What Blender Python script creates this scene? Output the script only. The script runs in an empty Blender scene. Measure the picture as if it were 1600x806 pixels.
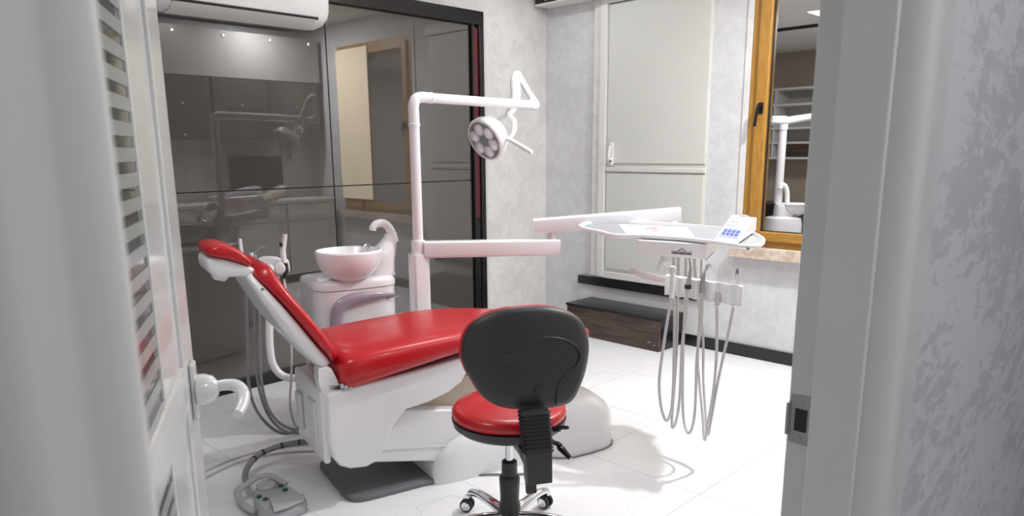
import bpy, bmesh, math, random
from mathutils import Vector, Matrix
random.seed(4)
PI = math.pi
SC = bpy.context.scene
COL = SC.collection

# ------------------------------------------------------------------ camera
# room axes: x runs along the dark glass wall, y points at that wall, z up; camera stands in the corridor
FPX, PCX, PCY = 1138.12, 800.0, 480.62
PITCH, YAW, ROLL, CAMZ = 0.2123, 0.7807, -0.0074, 1.40
_cp, _sp, _cr, _sr, _s, _c = math.cos(PITCH), math.sin(PITCH), math.cos(ROLL), math.sin(ROLL), math.sin(YAW), math.cos(YAW)
RC = Matrix(((_cr, -_sr, 0), (_sr, _cr, 0), (0, 0, 1))) @ Matrix(((1, 0, 0), (0, -_sp, -_cp), (0, _cp, -_sp)))
QM = Matrix(((_s, _c, 0), (-_c, _s, 0), (0, 0, 1)))
RR = RC @ QM.transposed()
C0 = Vector((0, 0, CAMZ))
cam_data = bpy.data.cameras.new('camera')
cam = bpy.data.objects.new('camera', cam_data)
COL.objects.link(cam)
_rt = RR.transposed()
cam.matrix_world = Matrix.Translation(C0) @ Matrix((
    (_rt[0][0], -_rt[0][1], -_rt[0][2]), (_rt[1][0], -_rt[1][1], -_rt[1][2]), (_rt[2][0], -_rt[2][1], -_rt[2][2]))).to_4x4()
cam_data.sensor_width = 36.0
cam_data.lens = 36.0 * FPX / 1600.0
cam_data.shift_y = (PCY - 403.0) / 1600.0
cam_data.clip_start = 0.02
cam_data.dof.use_dof = True
cam_data.dof.focus_distance = 3.0
cam_data.dof.aperture_fstop = 9.0
SC.camera = cam

# ------------------------------------------------------------------ world, exposure
SC.view_settings.view_transform = 'Standard'
SC.view_settings.look = 'None'
SC.view_settings.gamma = 1.0
SC.view_settings.use_curve_mapping = False
SC.view_settings.exposure = 0.0
w = bpy.data.worlds.new('world'); SC.world = w; w.use_nodes = True
w.node_tree.nodes['Background'].inputs[0].default_value = (.8, .85, 1, 1)
w.node_tree.nodes['Background'].inputs[1].default_value = 0.05

# light strengths (the lamps themselves are built further down)
P_KEY, P_DOWN, P_FILL, P_HALL, P_NEXT = 58.0, 4.0, 8.5, 15.0, 22.0

# ------------------------------------------------------------------ measuring helpers
def ray(x, y): return _rt @ Vector(((x - PCX) / FPX, (y - PCY) / FPX, 1.0))
def pz(x, y, z): v = ray(x, y); return C0 + v * ((z - CAMZ) / v.z)
def pX(x, y, X): v = ray(x, y); return C0 + v * (X / v.x)
def pY(x, y, Y): v = ray(x, y); return C0 + v * (Y / v.y)
def pd(x, y, d): return C0 + ray(x, y) * d
def pP(x, y, P0, n): v = ray(x, y); return C0 + v * ((P0 - C0).dot(n) / v.dot(n))
def V(*a): return Vector(a)

# ------------------------------------------------------------------ materials
def lin(c): return c / 12.92 if c <= .04045 else ((c + .055) / 1.055) ** 2.4
def rgb(r, g, b): return (lin(r / 255), lin(g / 255), lin(b / 255), 1)
MATS = {}
def mat(name, col, rough=.5, metal=0., coat=0., ior=1.5, emit=0., bump=0., bscale=200., vary=0., vscale=8., trans=0., alpha=1.):
    m = bpy.data.materials.new(name); m.use_nodes = True
    nt = m.node_tree; b = nt.nodes['Principled BSDF']
    b.inputs['Base Color'].default_value = col
    b.inputs['Roughness'].default_value = rough
    b.inputs['Metallic'].default_value = metal
    b.inputs['Coat Weight'].default_value = coat
    b.inputs['Coat Roughness'].default_value = .06
    b.inputs['IOR'].default_value = ior
    b.inputs['Transmission Weight'].default_value = trans
    if emit:
        b.inputs['Emission Color'].default_value = col
        b.inputs['Emission Strength'].default_value = emit
    tc = nt.nodes.new('ShaderNodeTexCoord')
    if vary:
        n = nt.nodes.new('ShaderNodeTexNoise'); n.inputs['Scale'].default_value = vscale; n.inputs['Detail'].default_value = 5
        nt.links.new(tc.outputs['Object'], n.inputs['Vector'])
        mx = nt.nodes.new('ShaderNodeMix'); mx.data_type = 'RGBA'
        mx.inputs[6].default_value = tuple(c * (1 - vary) for c in col[:3]) + (1,)
        mx.inputs[7].default_value = tuple(min(1, c * (1 + vary)) for c in col[:3]) + (1,)
        nt.links.new(n.outputs['Fac'], mx.inputs[0]); nt.links.new(mx.outputs[2], b.inputs['Base Color'])
    if bump:
        n = nt.nodes.new('ShaderNodeTexNoise'); n.inputs['Scale'].default_value = bscale
        nt.links.new(tc.outputs['Object'], n.inputs['Vector'])
        bp = nt.nodes.new('ShaderNodeBump'); bp.inputs['Strength'].default_value = bump; bp.inputs['Distance'].default_value = .002
        nt.links.new(n.outputs['Fac'], bp.inputs['Height']); nt.links.new(bp.outputs['Normal'], b.inputs['Normal'])
    MATS[name] = m
    return m

def mottled(name, ca, cb, scale, stretch=(1, 1, 1), lo=.42, hi=.6, rough=.75, bump=.25, fine=0.5):
    """wallpaper / stucco: blotches of two tones broken up by finer grain"""
    m = bpy.data.materials.new(name); m.use_nodes = True
    nt = m.node_tree; b = nt.nodes['Principled BSDF']; b.inputs['Roughness'].default_value = rough
    tc = nt.nodes.new('ShaderNodeTexCoord'); mp = nt.nodes.new('ShaderNodeMapping'); mp.inputs['Scale'].default_value = stretch
    nt.links.new(tc.outputs['Object'], mp.inputs['Vector'])
    n1 = nt.nodes.new('ShaderNodeTexNoise'); n1.inputs['Scale'].default_value = scale; n1.inputs['Detail'].default_value = 9; n1.inputs['Roughness'].default_value = .68
    n1.inputs['Distortion'].default_value = .6
    n2 = nt.nodes.new('ShaderNodeTexNoise'); n2.inputs['Scale'].default_value = scale * .28; n2.inputs['Detail'].default_value = 3
    for n in (n1, n2): nt.links.new(mp.outputs['Vector'], n.inputs['Vector'])
    ma = nt.nodes.new('ShaderNodeMath'); ma.operation = 'MULTIPLY_ADD'; ma.inputs[1].default_value = fine
    nt.links.new(n2.outputs['Fac'], ma.inputs[0])
    sub = nt.nodes.new('ShaderNodeMath'); sub.operation = 'SUBTRACT'; sub.inputs[1].default_value = fine * .5
    nt.links.new(n1.outputs['Fac'], sub.inputs[0]); nt.links.new(sub.outputs[0], ma.inputs[2])
    rp = nt.nodes.new('ShaderNodeValToRGB'); rp.color_ramp.elements[0].position = lo; rp.color_ramp.elements[1].position = hi
    rp.color_ramp.elements[0].color = ca; rp.color_ramp.elements[1].color = cb
    nt.links.new(ma.outputs[0], rp.inputs[0]); nt.links.new(rp.outputs['Color'], b.inputs['Base Color'])
    bp = nt.nodes.new('ShaderNodeBump'); bp.inputs['Strength'].default_value = bump; bp.inputs['Distance'].default_value = .003
    nt.links.new(ma.outputs[0], bp.inputs['Height']); nt.links.new(bp.outputs['Normal'], b.inputs['Normal'])
    MATS[name] = m
    return m

def wood(name, ca, cb, axis, scale=14., rough=.42):
    m = bpy.data.materials.new(name); m.use_nodes = True
    nt = m.node_tree; b = nt.nodes['Principled BSDF']; b.inputs['Roughness'].default_value = rough
    tc = nt.nodes.new('ShaderNodeTexCoord'); mp = nt.nodes.new('ShaderNodeMapping')
    sc = [9, 9, 9]; sc[axis] = .7; mp.inputs['Scale'].default_value = sc
    nt.links.new(tc.outputs['Object'], mp.inputs['Vector'])
    n = nt.nodes.new('ShaderNodeTexNoise'); n.inputs['Scale'].default_value = scale; n.inputs['Detail'].default_value = 6; n.inputs['Distortion'].default_value = .5
    nt.links.new(mp.outputs['Vector'], n.inputs['Vector'])
    rp = nt.nodes.new('ShaderNodeValToRGB'); rp.color_ramp.elements[0].position = .35; rp.color_ramp.elements[1].position = .68
    rp.color_ramp.elements[0].color = ca; rp.color_ramp.elements[1].color = cb
    nt.links.new(n.outputs['Fac'], rp.inputs[0]); nt.links.new(rp.outputs['Color'], b.inputs['Base Color'])
    MATS[name] = m
    return m

mottled('wallpaper', rgb(212, 210, 209), rgb(226, 224, 222), 11, rough=.7, bump=.1, lo=.38, hi=.62)
mottled('wallpaper_grey', rgb(205, 205, 207), rgb(218, 218, 219), 11, rough=.7, bump=.1, lo=.38, hi=.62)
mottled('stucco', rgb(192, 193, 196), rgb(211, 212, 214), 15, stretch=(1, 1, 2.2), lo=.43, hi=.52, rough=.7, bump=.3, fine=.7)
mottled('stucco_smooth', rgb(198, 199, 201), rgb(208, 209, 210), 10, lo=.4, hi=.6, rough=.6, bump=.1)
mat('ceiling_white', rgb(235, 235, 233), .8)
mat('white_plastic', rgb(244, 244, 245), .28, coat=.3)
mat('white_enamel', rgb(243, 241, 244), .22, coat=.4)
mat('white_door', rgb(212, 213, 207), .4)
mat('white_frame', rgb(226, 226, 224), .4)
mat('jamb_white', rgb(213, 213, 213), .3, coat=.2)
mat('grey_paint', rgb(205, 206, 206), .5)
mat('leaf_white', rgb(222, 223, 222), .22, coat=.5)
mat('red_vinyl', rgb(193, 17, 29), .33, coat=.25, bump=.05, bscale=500)
mat('black_plastic', rgb(52, 51, 51), .42, bump=.1, bscale=900)
mat('black_gloss', rgb(26, 26, 28), .25)
mat('black_rubber', rgb(34, 34, 35), .6)
mat('black_trim', rgb(30, 28, 28), .22)
mat('base_grey', rgb(122, 122, 126), .45)
mat('hose_grey', rgb(206, 205, 204), .45)
mat('hose_dark', rgb(140, 139, 140), .45)
mat('hose_white', rgb(226, 226, 226), .4)
mat('tray_inset', rgb(150, 153, 157), .4)
mat('pedal_grey', rgb(176, 176, 180), .35, coat=.2)
mat('button_green', rgb(30, 74, 62), .35)
mat('chrome', rgb(225, 226, 230), .08, metal=1)
mat('steel', rgb(190, 190, 192), .28, metal=1)
mat('dark_glass', rgb(76, 73, 70), .014, ior=2.1)
mat('window_glass', (1, 1, 1, 1), .0, ior=1.05, trans=1)
mat('frosted_band', rgb(160, 164, 162), .25)
mat('leaf_pane', rgb(84, 88, 86), .04, ior=1.6)
mat('maroon', rgb(84, 20, 32), .25, coat=.3)
wood('oak', rgb(158, 114, 48), rgb(182, 136, 62), 2)
wood('oak_h', rgb(158, 114, 48), rgb(182, 136, 62), 1)
wood('brown_laminate', rgb(60, 47, 42), rgb(92, 76, 68), 1, scale=5, rough=.35)
mottled('sill_stone', rgb(196, 176, 158), rgb(224, 208, 194), 22, rough=.35, bump=.05)
mat('paper', rgb(250, 250, 250), .7)
mat('ink_red', rgb(176, 120, 128), .7)
mat('ink_dark', rgb(70, 62, 66), .6)
mat('key_panel', rgb(150, 156, 178), .4)
mat('key_blue', rgb(70, 84, 160), .4)
mat('key_white', rgb(238, 240, 246), .4)
mat('handle_mauve', rgb(164, 152, 166), .25, coat=.4)
mat('cabinet_dark', rgb(74, 72, 72), .2, coat=.3)
mat('worktop', rgb(205, 203, 200), .35)
mat('beige', rgb(204, 190, 172), .7)
mat('next_wall', rgb(178, 166, 152), .7)
mat('next_wall_low', rgb(196, 194, 190), .7)
mat('blind', rgb(240, 222, 192), .8, emit=1.1)  # emission stands in for light shining through from behind
mat('lens', rgb(236, 240, 250), .05, coat=1.0)
mat('lamp_glow', (1, .97, .93, 1), .5, emit=18)
mat('panel_glow', (1, .98, .96, 1), .5, emit=4)
mat('screw', rgb(160, 160, 158), .35, metal=.8)
mat('plinth', rgb(212, 212, 211), .6)

def floor_mat():
    m = bpy.data.materials.new('marble_tile'); m.use_nodes = True
    nt = m.node_tree; b = nt.nodes['Principled BSDF']; b.inputs['Roughness'].default_value = .16
    b.inputs['Specular IOR Level'].default_value = .35
    tc = nt.nodes.new('ShaderNodeTexCoord')
    n0 = nt.nodes.new('ShaderNodeTexNoise'); n0.inputs['Scale'].default_value = 1.6; n0.inputs['Detail'].default_value = 4
    nt.links.new(tc.outputs['Object'], n0.inputs['Vector'])
    vm = nt.nodes.new('ShaderNodeVectorMath'); vm.operation = 'MULTIPLY_ADD'; vm.inputs[1].default_value = (.9, .9, .9)
    nt.links.new(n0.outputs['Color'], vm.inputs[0]); nt.links.new(tc.outputs['Object'], vm.inputs[2])
    n = nt.nodes.new('ShaderNodeTexNoise'); n.inputs['Scale'].default_value = 1.1; n.inputs['Detail'].default_value = 3; n.inputs['Roughness'].default_value = .4
    nt.links.new(vm.outputs[0], n.inputs['Vector'])
    ab = nt.nodes.new('ShaderNodeMath'); ab.operation = 'SUBTRACT'; ab.inputs[1].default_value = .5; nt.links.new(n.outputs['Fac'], ab.inputs[0])
    a2 = nt.nodes.new('ShaderNodeMath'); a2.operation = 'ABSOLUTE'; nt.links.new(ab.outputs[0], a2.inputs[0])
    rp = nt.nodes.new('ShaderNodeValToRGB')
    rp.color_ramp.elements[0].position = 0; rp.color_ramp.elements[0].color = rgb(226, 226, 229)
    rp.color_ramp.elements[1].position = .006; rp.color_ramp.elements[1].color = rgb(240, 240, 242)
    nt.links.new(a2.outputs[0], rp.inputs[0]); nt.links.new(rp.outputs['Color'], b.inputs['Base Color'])
    MATS['marble_tile'] = m
floor_mat()
mat('grout', rgb(230, 230, 232), .7)

# ------------------------------------------------------------------ geometry helpers
def add_box(bm, x0, x1, y0, y1, z0, z1):
    vs = [bm.verts.new((x, y, z)) for z in (z0, z1) for y in (y0, y1) for x in (x0, x1)]
    for f in ((0, 2, 3, 1), (4, 5, 7, 6), (0, 1, 5, 4), (2, 6, 7, 3), (0, 4, 6, 2), (1, 3, 7, 5)):
        bm.faces.new([vs[i] for i in f])
    return bm
def box(x0, x1, y0, y1, z0, z1): return add_box(bmesh.new(), x0, x1, y0, y1, z0, z1)
def obox(bm, c, a, b, d):
    """box centred at c with half axes a, b, d"""
    vs = [bm.verts.new(c + a * i + b * j + d * k) for k in (-1, 1) for j in (-1, 1) for i in (-1, 1)]
    for f in ((0, 2, 3, 1), (4, 5, 7, 6), (0, 1, 5, 4), (2, 6, 7, 3), (0, 4, 6, 2), (1, 3, 7, 5)):
        bm.faces.new([vs[i] for i in f])
    return bm
def loft(bm, rings, cap0=True, cap1=True):
    R_ = [[bm.verts.new(p) for p in r] for r in rings]
    n = len(R_[0])
    for a, b in zip(R_, R_[1:]):
        for i in range(n): bm.faces.new((a[i], a[(i + 1) % n], b[(i + 1) % n], b[i]))
    if cap0: bm.faces.new(R_[0][::-1])
    if cap1: bm.faces.new(R_[-1])
    return bm
def sring(c, a, b, e=2., n=32):
    """superellipse ring about c, half axes a and b"""
    out = []
    for i in range(n):
        t = 2 * PI * i / n; ct, st = math.cos(t), math.sin(t)
        out.append(c + a * (math.copysign(abs(ct) ** (2 / e), ct)) + b * (math.copysign(abs(st) ** (2 / e), st)))
    return out
def catmull(pts, n=8):
    pts = [Vector(p) for p in pts]
    P = [pts[0] * 2 - pts[1]] + pts + [pts[-1] * 2 - pts[-2]]
    out = []
    for i in range(1, len(P) - 2):
        for k in range(n):
            t = k / n
            out.append(.5 * ((2 * P[i]) + (P[i + 1] - P[i - 1]) * t + (2 * P[i - 1] - 5 * P[i] + 4 * P[i + 1] - P[i + 2]) * t * t + (3 * P[i] - P[i - 1] - 3 * P[i + 1] + P[i + 2]) * t ** 3))
    out.append(pts[-1])
    return out
def tube(bm, pts, r, seg=10, flat=1., up=None):
    """sweep a (flattened) circle along pts; r a number or one per point"""
    pts = [Vector(p) for p in pts]; n = len(pts)
    rs = list(r) if isinstance(r, (list, tuple)) else [r] * n
    if len(rs) != n:
        m = len(rs) - 1
        rs = [rs[min(m - 1, int(i / (n - 1) * m))] * (1 - ((i / (n - 1) * m) - min(m - 1, int(i / (n - 1) * m)))) + rs[min(m, min(m - 1, int(i / (n - 1) * m)) + 1)] * ((i / (n - 1) * m) - min(m - 1, int(i / (n - 1) * m))) for i in range(n)]
    tang = [(pts[min(i + 1, n - 1)] - pts[max(i - 1, 0)]).normalized() for i in range(n)]
    nrm = (Vector(up) if up is not None else (Vector((0, 0, 1)) if abs(tang[0].z) < .9 else Vector((1, 0, 0))))
    rings = []
    for i in range(n):
        nrm = (nrm - tang[i] * nrm.dot(tang[i])).normalized()
        bi = tang[i].cross(nrm)
        rings.append([pts[i] + nrm * (math.cos(2 * PI * k / seg) * rs[i]) + bi * (math.sin(2 * PI * k / seg) * rs[i] * flat) for k in range(seg)])
    return loft(bm, rings)
def lathe(bm, c, axis, prof, seg=24, ref=None):
    """prof: (radius, distance along axis)"""
    ax = Vector(axis).normalized()
    a = Vector(ref) if ref is not None else (Vector((1, 0, 0)) if abs(ax.x) < .8 else Vector((0, 1, 0)))
    a = (a - ax * a.dot(ax)).normalized(); b = ax.cross(a)
    return loft(bm, [[c + ax * h + a * (math.cos(2 * PI * k / seg) * r) + b * (math.sin(2 * PI * k / seg) * r) for k in range(seg)] for r, h in prof])
def prism(bm, poly, vec):
    a = [bm.verts.new(p) for p in poly]; b = [bm.verts.new(Vector(p) + vec) for p in poly]
    n = len(a)
    bm.faces.new(a[::-1]); bm.faces.new(b)
    for i in range(n): bm.faces.new((a[i], a[(i + 1) % n], b[(i + 1) % n], b[i]))
    return bm
def fillet(poly, r, seg=4):
    """round the corners of a closed 3D polygon"""
    out = []; n = len(poly); poly = [Vector(p) for p in poly]
    rs = r if isinstance(r, (list, tuple)) else [r] * n
    for i in range(n):
        p, q, s = poly[i - 1], poly[i], poly[(i + 1) % n]
        d = min(rs[i], (p - q).length * .48, (s - q).length * .48)
        if d < 1e-5: out.append(q); continue
        A = q + (p - q).normalized() * d; B = q + (s - q).normalized() * d
        for k in range(seg + 1):
            t = k / seg
            out.append(A * (1 - t) ** 2 + q * (2 * t * (1 - t)) + B * t * t)
    return out

def obj(name, bm, m, parent=None, bevel=0., bseg=2, sub=0, smooth=True, ang=38):
    bmesh.ops.recalc_face_normals(bm, faces=bm.faces[:])
    me = bpy.data.meshes.new(name); bm.to_mesh(me); bm.free()
    me.materials.append(MATS[m])
    if smooth:
        for p in me.polygons: p.use_smooth = True
        if not bevel and not sub: me.set_sharp_from_angle(angle=math.radians(ang))
    o = bpy.data.objects.new(name, me); COL.objects.link(o)
    if bevel:
        md = o.modifiers.new('bevel', 'BEVEL'); md.width = bevel; md.segments = bseg; md.limit_method = 'ANGLE'
        md.angle_limit = math.radians(32); md.harden_normals = True
    if sub:
        md = o.modifiers.new('sub', 'SUBSURF'); md.levels = sub; md.render_levels = sub
    if parent is not None:
        o.parent = parent
        root = parent
        while root.parent: root = root.parent
        if root is parent: o.matrix_parent_inverse = Matrix.Translation(-root.location)
    return o
def thing(name, label, cat, loc=(0, 0, 0), group=None):
    o = bpy.data.objects.new(name, None); COL.objects.link(o); o.location = loc; o.empty_display_size = .05
    return tag(o, label, cat, group)
def tag(o, label, cat, group=None):
    o['label'] = label; o['category'] = cat
    if group: o['group'] = group
    return o
def base(o):
    """move a lone mesh's origin to the middle of its base"""
    vs = [v.co for v in o.data.vertices]
    c = Vector(((min(v.x for v in vs) + max(v.x for v in vs)) / 2, (min(v.y for v in vs) + max(v.y for v in vs)) / 2, min(v.z for v in vs)))
    o.data.transform(Matrix.Translation(-c)); o.location = c
    return o
def struct(name, bm, m, label=None, **k):
    o = obj(name, bm, m, None, **k); o['kind'] = 'structure'
    if label: o['label'] = label
    return o

# ================================================================== ROOM SHELL
YP, XF = 4.126, 4.576            # dark glass wall, door-and-window wall
YR, YC = 0.445, 0.315            # doorway wall: room face, corridor face
XL = -1.05                       # wall behind the chair's head, out of view
ZC = 2.75
JL, JR = 0.096, 1.046            # doorway opening

fl = struct('floor', box(XL - .2, XF, -1.5, YP, -.08, -.004), 'grout', 'pale marble-look tiled floor', smooth=False)
# tiles share one mesh
TS = .6
tb = bmesh.new(); add_box(tb, .0012, TS - .0012, .0012, TS - .0012, -.004, 0)
tme = bpy.data.meshes.new('tile'); tb.to_mesh(tme); tb.free(); tme.materials.append(MATS['marble_tile'])
for i in range(-2, 8):
    for j in range(-3, 7):
        x0, y0 = i * TS + .13, j * TS + .215
        if x0 > XF - .02 or y0 > YP - .02 or y0 < -1.5 or x0 < XL - .2: continue
        if x0 + TS > XF or y0 + TS > YP: 
            bb = bmesh.new(); add_box(bb, .0012, min(TS, XF - x0) - .0012, .0012, min(TS, YP - y0) - .0012, -.004, 0)
            me = bpy.data.meshes.new('tile'); bb.to_mesh(me); bb.free(); me.materials.append(MATS['marble_tile'])
        else: me = tme
        t = bpy.data.objects.new('tile', me); COL.objects.link(t); t.location = (x0, y0, 0); t.parent = fl

struct('ceiling', box(XL - .2, XF + .15, -1.5, YP + .15, ZC, ZC + .1), 'ceiling_white', 'white ceiling', smooth=False)
struct('wall_back', box(XL - .2, XL, -1.5, YP + .15, 0, ZC), 'wallpaper', 'pale wall behind the headrest side', smooth=False)

# ---- dark glass wall
wl = struct('wall_left', box(XL, XF + .15, YP, YP + .12, 0, ZC), 'wallpaper', 'pale wall faced with dark glossy glass panels', smooth=False)
seams = [XL + .02, .166, 1.355, 2.544, 3.727]
for a, b in zip(seams, seams[1:]):
    for z0, z1 in ((.075, 1.186), (1.186, 2.285)):
        obj('glass_panel', box(a + .003, b - .003, YP - .02, YP - .012, z0 + .003, z1 - .003), 'dark_glass', wl, bevel=.0015, bseg=1)
obj('panel_backing', box(XL + .01, 3.73, YP - .012, YP - .001, .05, 2.3), 'black_gloss', wl, smooth=False)
# black surround: top rail and right post with an inner face
obj('frame_rail', box(XL + .01, 3.845, YP - .05, YP - .001, 2.288, 2.383), 'black_trim', wl, bevel=.004)
obj('frame_post', box(3.80, 3.845, YP - .05, YP - .001, 0, 2.288), 'black_trim', wl, bevel=.004)
obj('frame_reveal', box(3.733, 3.745, YP - .045, YP - .002, .07, 2.286), 'black_trim', wl, bevel=.002)
obj('frame_strip', box(3.746, 3.799, YP - .035, YP - .002, .9, 2.27), 'maroon', wl, bevel=.002)
obj('frame_strip', box(3.746, 3.799, YP - .035, YP - .002, .07, .898), 'black_trim', wl, bevel=.002)
obj('edge_strip', box(3.847, 3.905, YP - .006, YP - .001, 0, 2.375), 'grey_paint', wl, bevel=.001)
struct('baseboard_left', box(XL, 3.80, YP - .03, YP - .001, 0, .078), 'black_trim', 'black skirting under the glass panels', bevel=.003)
struct('baseboard_corner', box(3.906, XF - .02, YP - .018, YP - .001, 0, .078), 'black_trim', 'black skirting at the far corner', bevel=.003)

# ---- door-and-window wall, with an opening for the window
WY0, WY1, WZ0, WZ1 = 1.06, 2.345, .765, 2.50
wr = bmesh.new()
T = .14
add_box(wr, XF, XF + T, -1.5, WY0, 0, ZC); add_box(wr, XF, XF + T, WY1, YP + .15, 0, ZC)
add_box(wr, XF, XF + T, WY0, WY1, 0, WZ0); add_box(wr, XF, XF + T, WY0, WY1, WZ1, ZC)
struct('wall_right', wr, 'wallpaper_grey', 'pale grey patterned wall with a white door and an oak window', smooth=False)
struct('baseboard_right', box(XF - .018, XF - .001, YR, 2.745, 0, .084), 'black_trim', 'black skirting below the window', bevel=.003)

# ---- white door raised above the floor
DY0, DY1 = 2.632, 3.485
d1 = bpy.data.objects.new('door_1', None); COL.objects.link(d1); d1.location = (XF, 3.05, .41); d1['kind'] = 'structure'; d1['label'] = 'raised white panelled door in the far wall'
obj('door_leaf', box(XF - .02, XF - .001, DY0, DY1, .47, 2.445), 'white_door', d1, bevel=.003)
obj('door_panel', box(XF - .029, XF - .0195, DY0 + .005, DY1 - .012, 1.30, 2.44), 'white_door', d1, bevel=.004)
obj('door_panel', box(XF - .032, XF - .0195, DY0 + .005, DY1 - .012, .49, 1.232), 'white_door', d1, bevel=.006)
obj('door_rail', box(XF - .042, XF - .0195, DY0 - .008, DY1 - .006, 1.236, 1.272), 'white_door', d1, bevel=.008)
obj('door_frame', box(XF - .045, XF - .001, DY1, 3.545, .42, 2.53), 'white_frame', d1, bevel=.004)
obj('door_frame', box(XF - .045, XF - .001, DY0 - .03, DY1, 2.448, 2.53), 'white_frame', d1, bevel=.004)
obj('casing', box(XF - .03, XF - .001, 3.547, 3.615, .42, 2.6), 'wallpaper', d1, bevel=.003)
obj('bottom_rail', box(XF - .04, XF - .001, DY0 - .03, 3.485, .415, .468), 'white_frame', d1, bevel=.004)
hp = bmesh.new()
obox(hp, V(XF - .036, 3.425, 1.37), V(.006, 0, 0), V(0, .016, 0), V(0, 0, .085))
hd = obj('handle_plate', hp, 'white_plastic', d1, bevel=.004)
hb = bmesh.new()
tube(hb, catmull([V(XF - .04, 3.42, 1.33), V(XF - .075, 3.42, 1.335), V(XF - .083, 3.415, 1.36), V(XF - .083, 3.405, 1.43)]), .009, 8)
obj('handle', hb, 'white_plastic', hd)
kb = bmesh.new(); lathe(kb, V(XF - .042, 3.43, 1.315), (-1, 0, 0), [(.006, 0), (.006, .006), (.001, .007)], 10)
obj('keyhole', kb, 'ink_dark', hd)
struct('trim_1', box(XF - .03, XF - .001, 2.63, 3.745, .34, .405), 'black_gloss', 'black threshold edge under the raised door', bevel=.003)
struct('trim_2', box(XF - .012, XF - .001, 2.62, 3.735, 0, .338), 'plinth', 'pale plinth below the black threshold', bevel=.003)

# ---- oak window
w1 = bpy.data.objects.new('window_1', None); COL.objects.link(w1); w1.location = (XF, (WY0 + WY1) / 2, WZ0); w1['kind'] = 'structure'; w1['label'] = 'oak-framed interior window looking into the next surgery'
FW = .055
xo, xi = XF - .012, XF + .07
obj('frame_stile', box(xo, xi, WY1 - FW, WY1, WZ0, WZ1), 'oak', w1, bevel=.006)
obj('frame_stile', box(xo, xi, WY0, WY0 + FW, WZ0, WZ1), 'oak', w1, bevel=.006)
obj('frame_rail', box(xo, xi, WY0 + FW, WY1 - FW, WZ0, WZ0 + FW - .012), 'oak_h', w1, bevel=.006)
obj('frame_rail', box(xo, xi, WY0 + FW, WY1 - FW, WZ1 - FW, WZ1), 'oak_h', w1, bevel=.006)
WM = 1.46
for y0, y1, tag_ in ((WM + .02, WY1 - FW + .004, 0), (WY0 + FW - .004, WM - .02, 1)):
    s = obj('sash', box(xo - .022, xi - .02, y1 - .082, y1, WZ0 + FW - .014, WZ1 - FW + .004), 'oak', w1, bevel=.009, bseg=3)
    for pb, mm in (((y0, y0 + .082, WZ0 + FW - .014, WZ1 - FW + .004), 'oak'),):
        obj('sash_stile', box(xo - .022, xi - .02, *pb), mm, s, bevel=.009, bseg=3)
    obj('sash_rail', box(xo - .021, xi - .021, y0 + .08, y1 - .08, WZ0 + FW - .014, WZ0 + FW + .05), 'oak_h', s, bevel=.009, bseg=3)
    obj('sash_rail', box(xo - .021, xi - .021, y0 + .08, y1 - .08, WZ1 - FW - .06, WZ1 - FW + .004), 'oak_h', s, bevel=.009, bseg=3)
    obj('gasket', box(xo + .002, xo + .016, y1 - .090, y1 - .081, WZ0 + FW + .045, WZ1 - FW - .058), 'black_rubber', s, smooth=False)
    obj('gasket', box(xo + .002, xo + .016, y0 + .081, y1 - .09, WZ0 + FW + .045, WZ0 + FW + .056), 'black_rubber', s, smooth=False)
    obj('pane', box(xo + .010, xo + .014, y0 + .078, y1 - .078, WZ0 + FW + .046, WZ1 - FW - .056), 'window_glass', s, smooth=False)
obj('mullion', box(xo, xi, WM - .022, WM + .022, WZ0 + FW, WZ1 - FW), 'oak', w1, bevel=.005)
# bronze lever
hb = bmesh.new(); hy, hz = WY1 - .095, 1.655
obox(hb, V(xo - .027, hy, hz), V(.006, 0, 0), V(0, .017, 0), V(0, 0, .034))
lv = obj('handle_plate', hb, 'black_gloss', w1, bevel=.004)
hb = bmesh.new()
tube(hb, [V(xo - .03, hy, hz + .01), V(xo - .06, hy, hz + .01)], .011, 10)
tube(hb, catmull([V(xo - .06, hy, hz + .018), V(xo - .064, hy + .006, hz - .03), V(xo - .064, hy + .016, hz - .115)], 5), .010, 8)
obj('lever', hb, 'black_gloss', lv)
obj('window_sill', box(XF - .07, XF - .001, WY0 - .04, WY1 + .055, .69, .764), 'sill_stone', w1, bevel=.004)
obj('reveal_trim', box(XF - .010, XF - .001, WY1 + .001, WY1 + .045, .765, 2.56), 'wallpaper', w1, bevel=.003)

# ---- doorway wall (between corridor and room)
wf = bmesh.new()
add_box(wf, XL, JL - .03, YC + .006, YR, 0, ZC); add_box(wf, JR + .055, XF, YC + .006, YR, 0, ZC); add_box(wf, JL - .03, JR + .055, YC + .006, YR, 2.16, ZC)
struct('wall_front', wf, 'stucco', 'grey mottled stucco wall beside the doorway', smooth=False)
# smooth strip of wall next to the casing
struct('trim_3', box(JR + .07, JR + .155, YC - .001, YC + .0055, 0, ZC - .001), 'stucco_smooth', 'smoother pale strip of wall beside the door casing', smooth=False)
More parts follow.
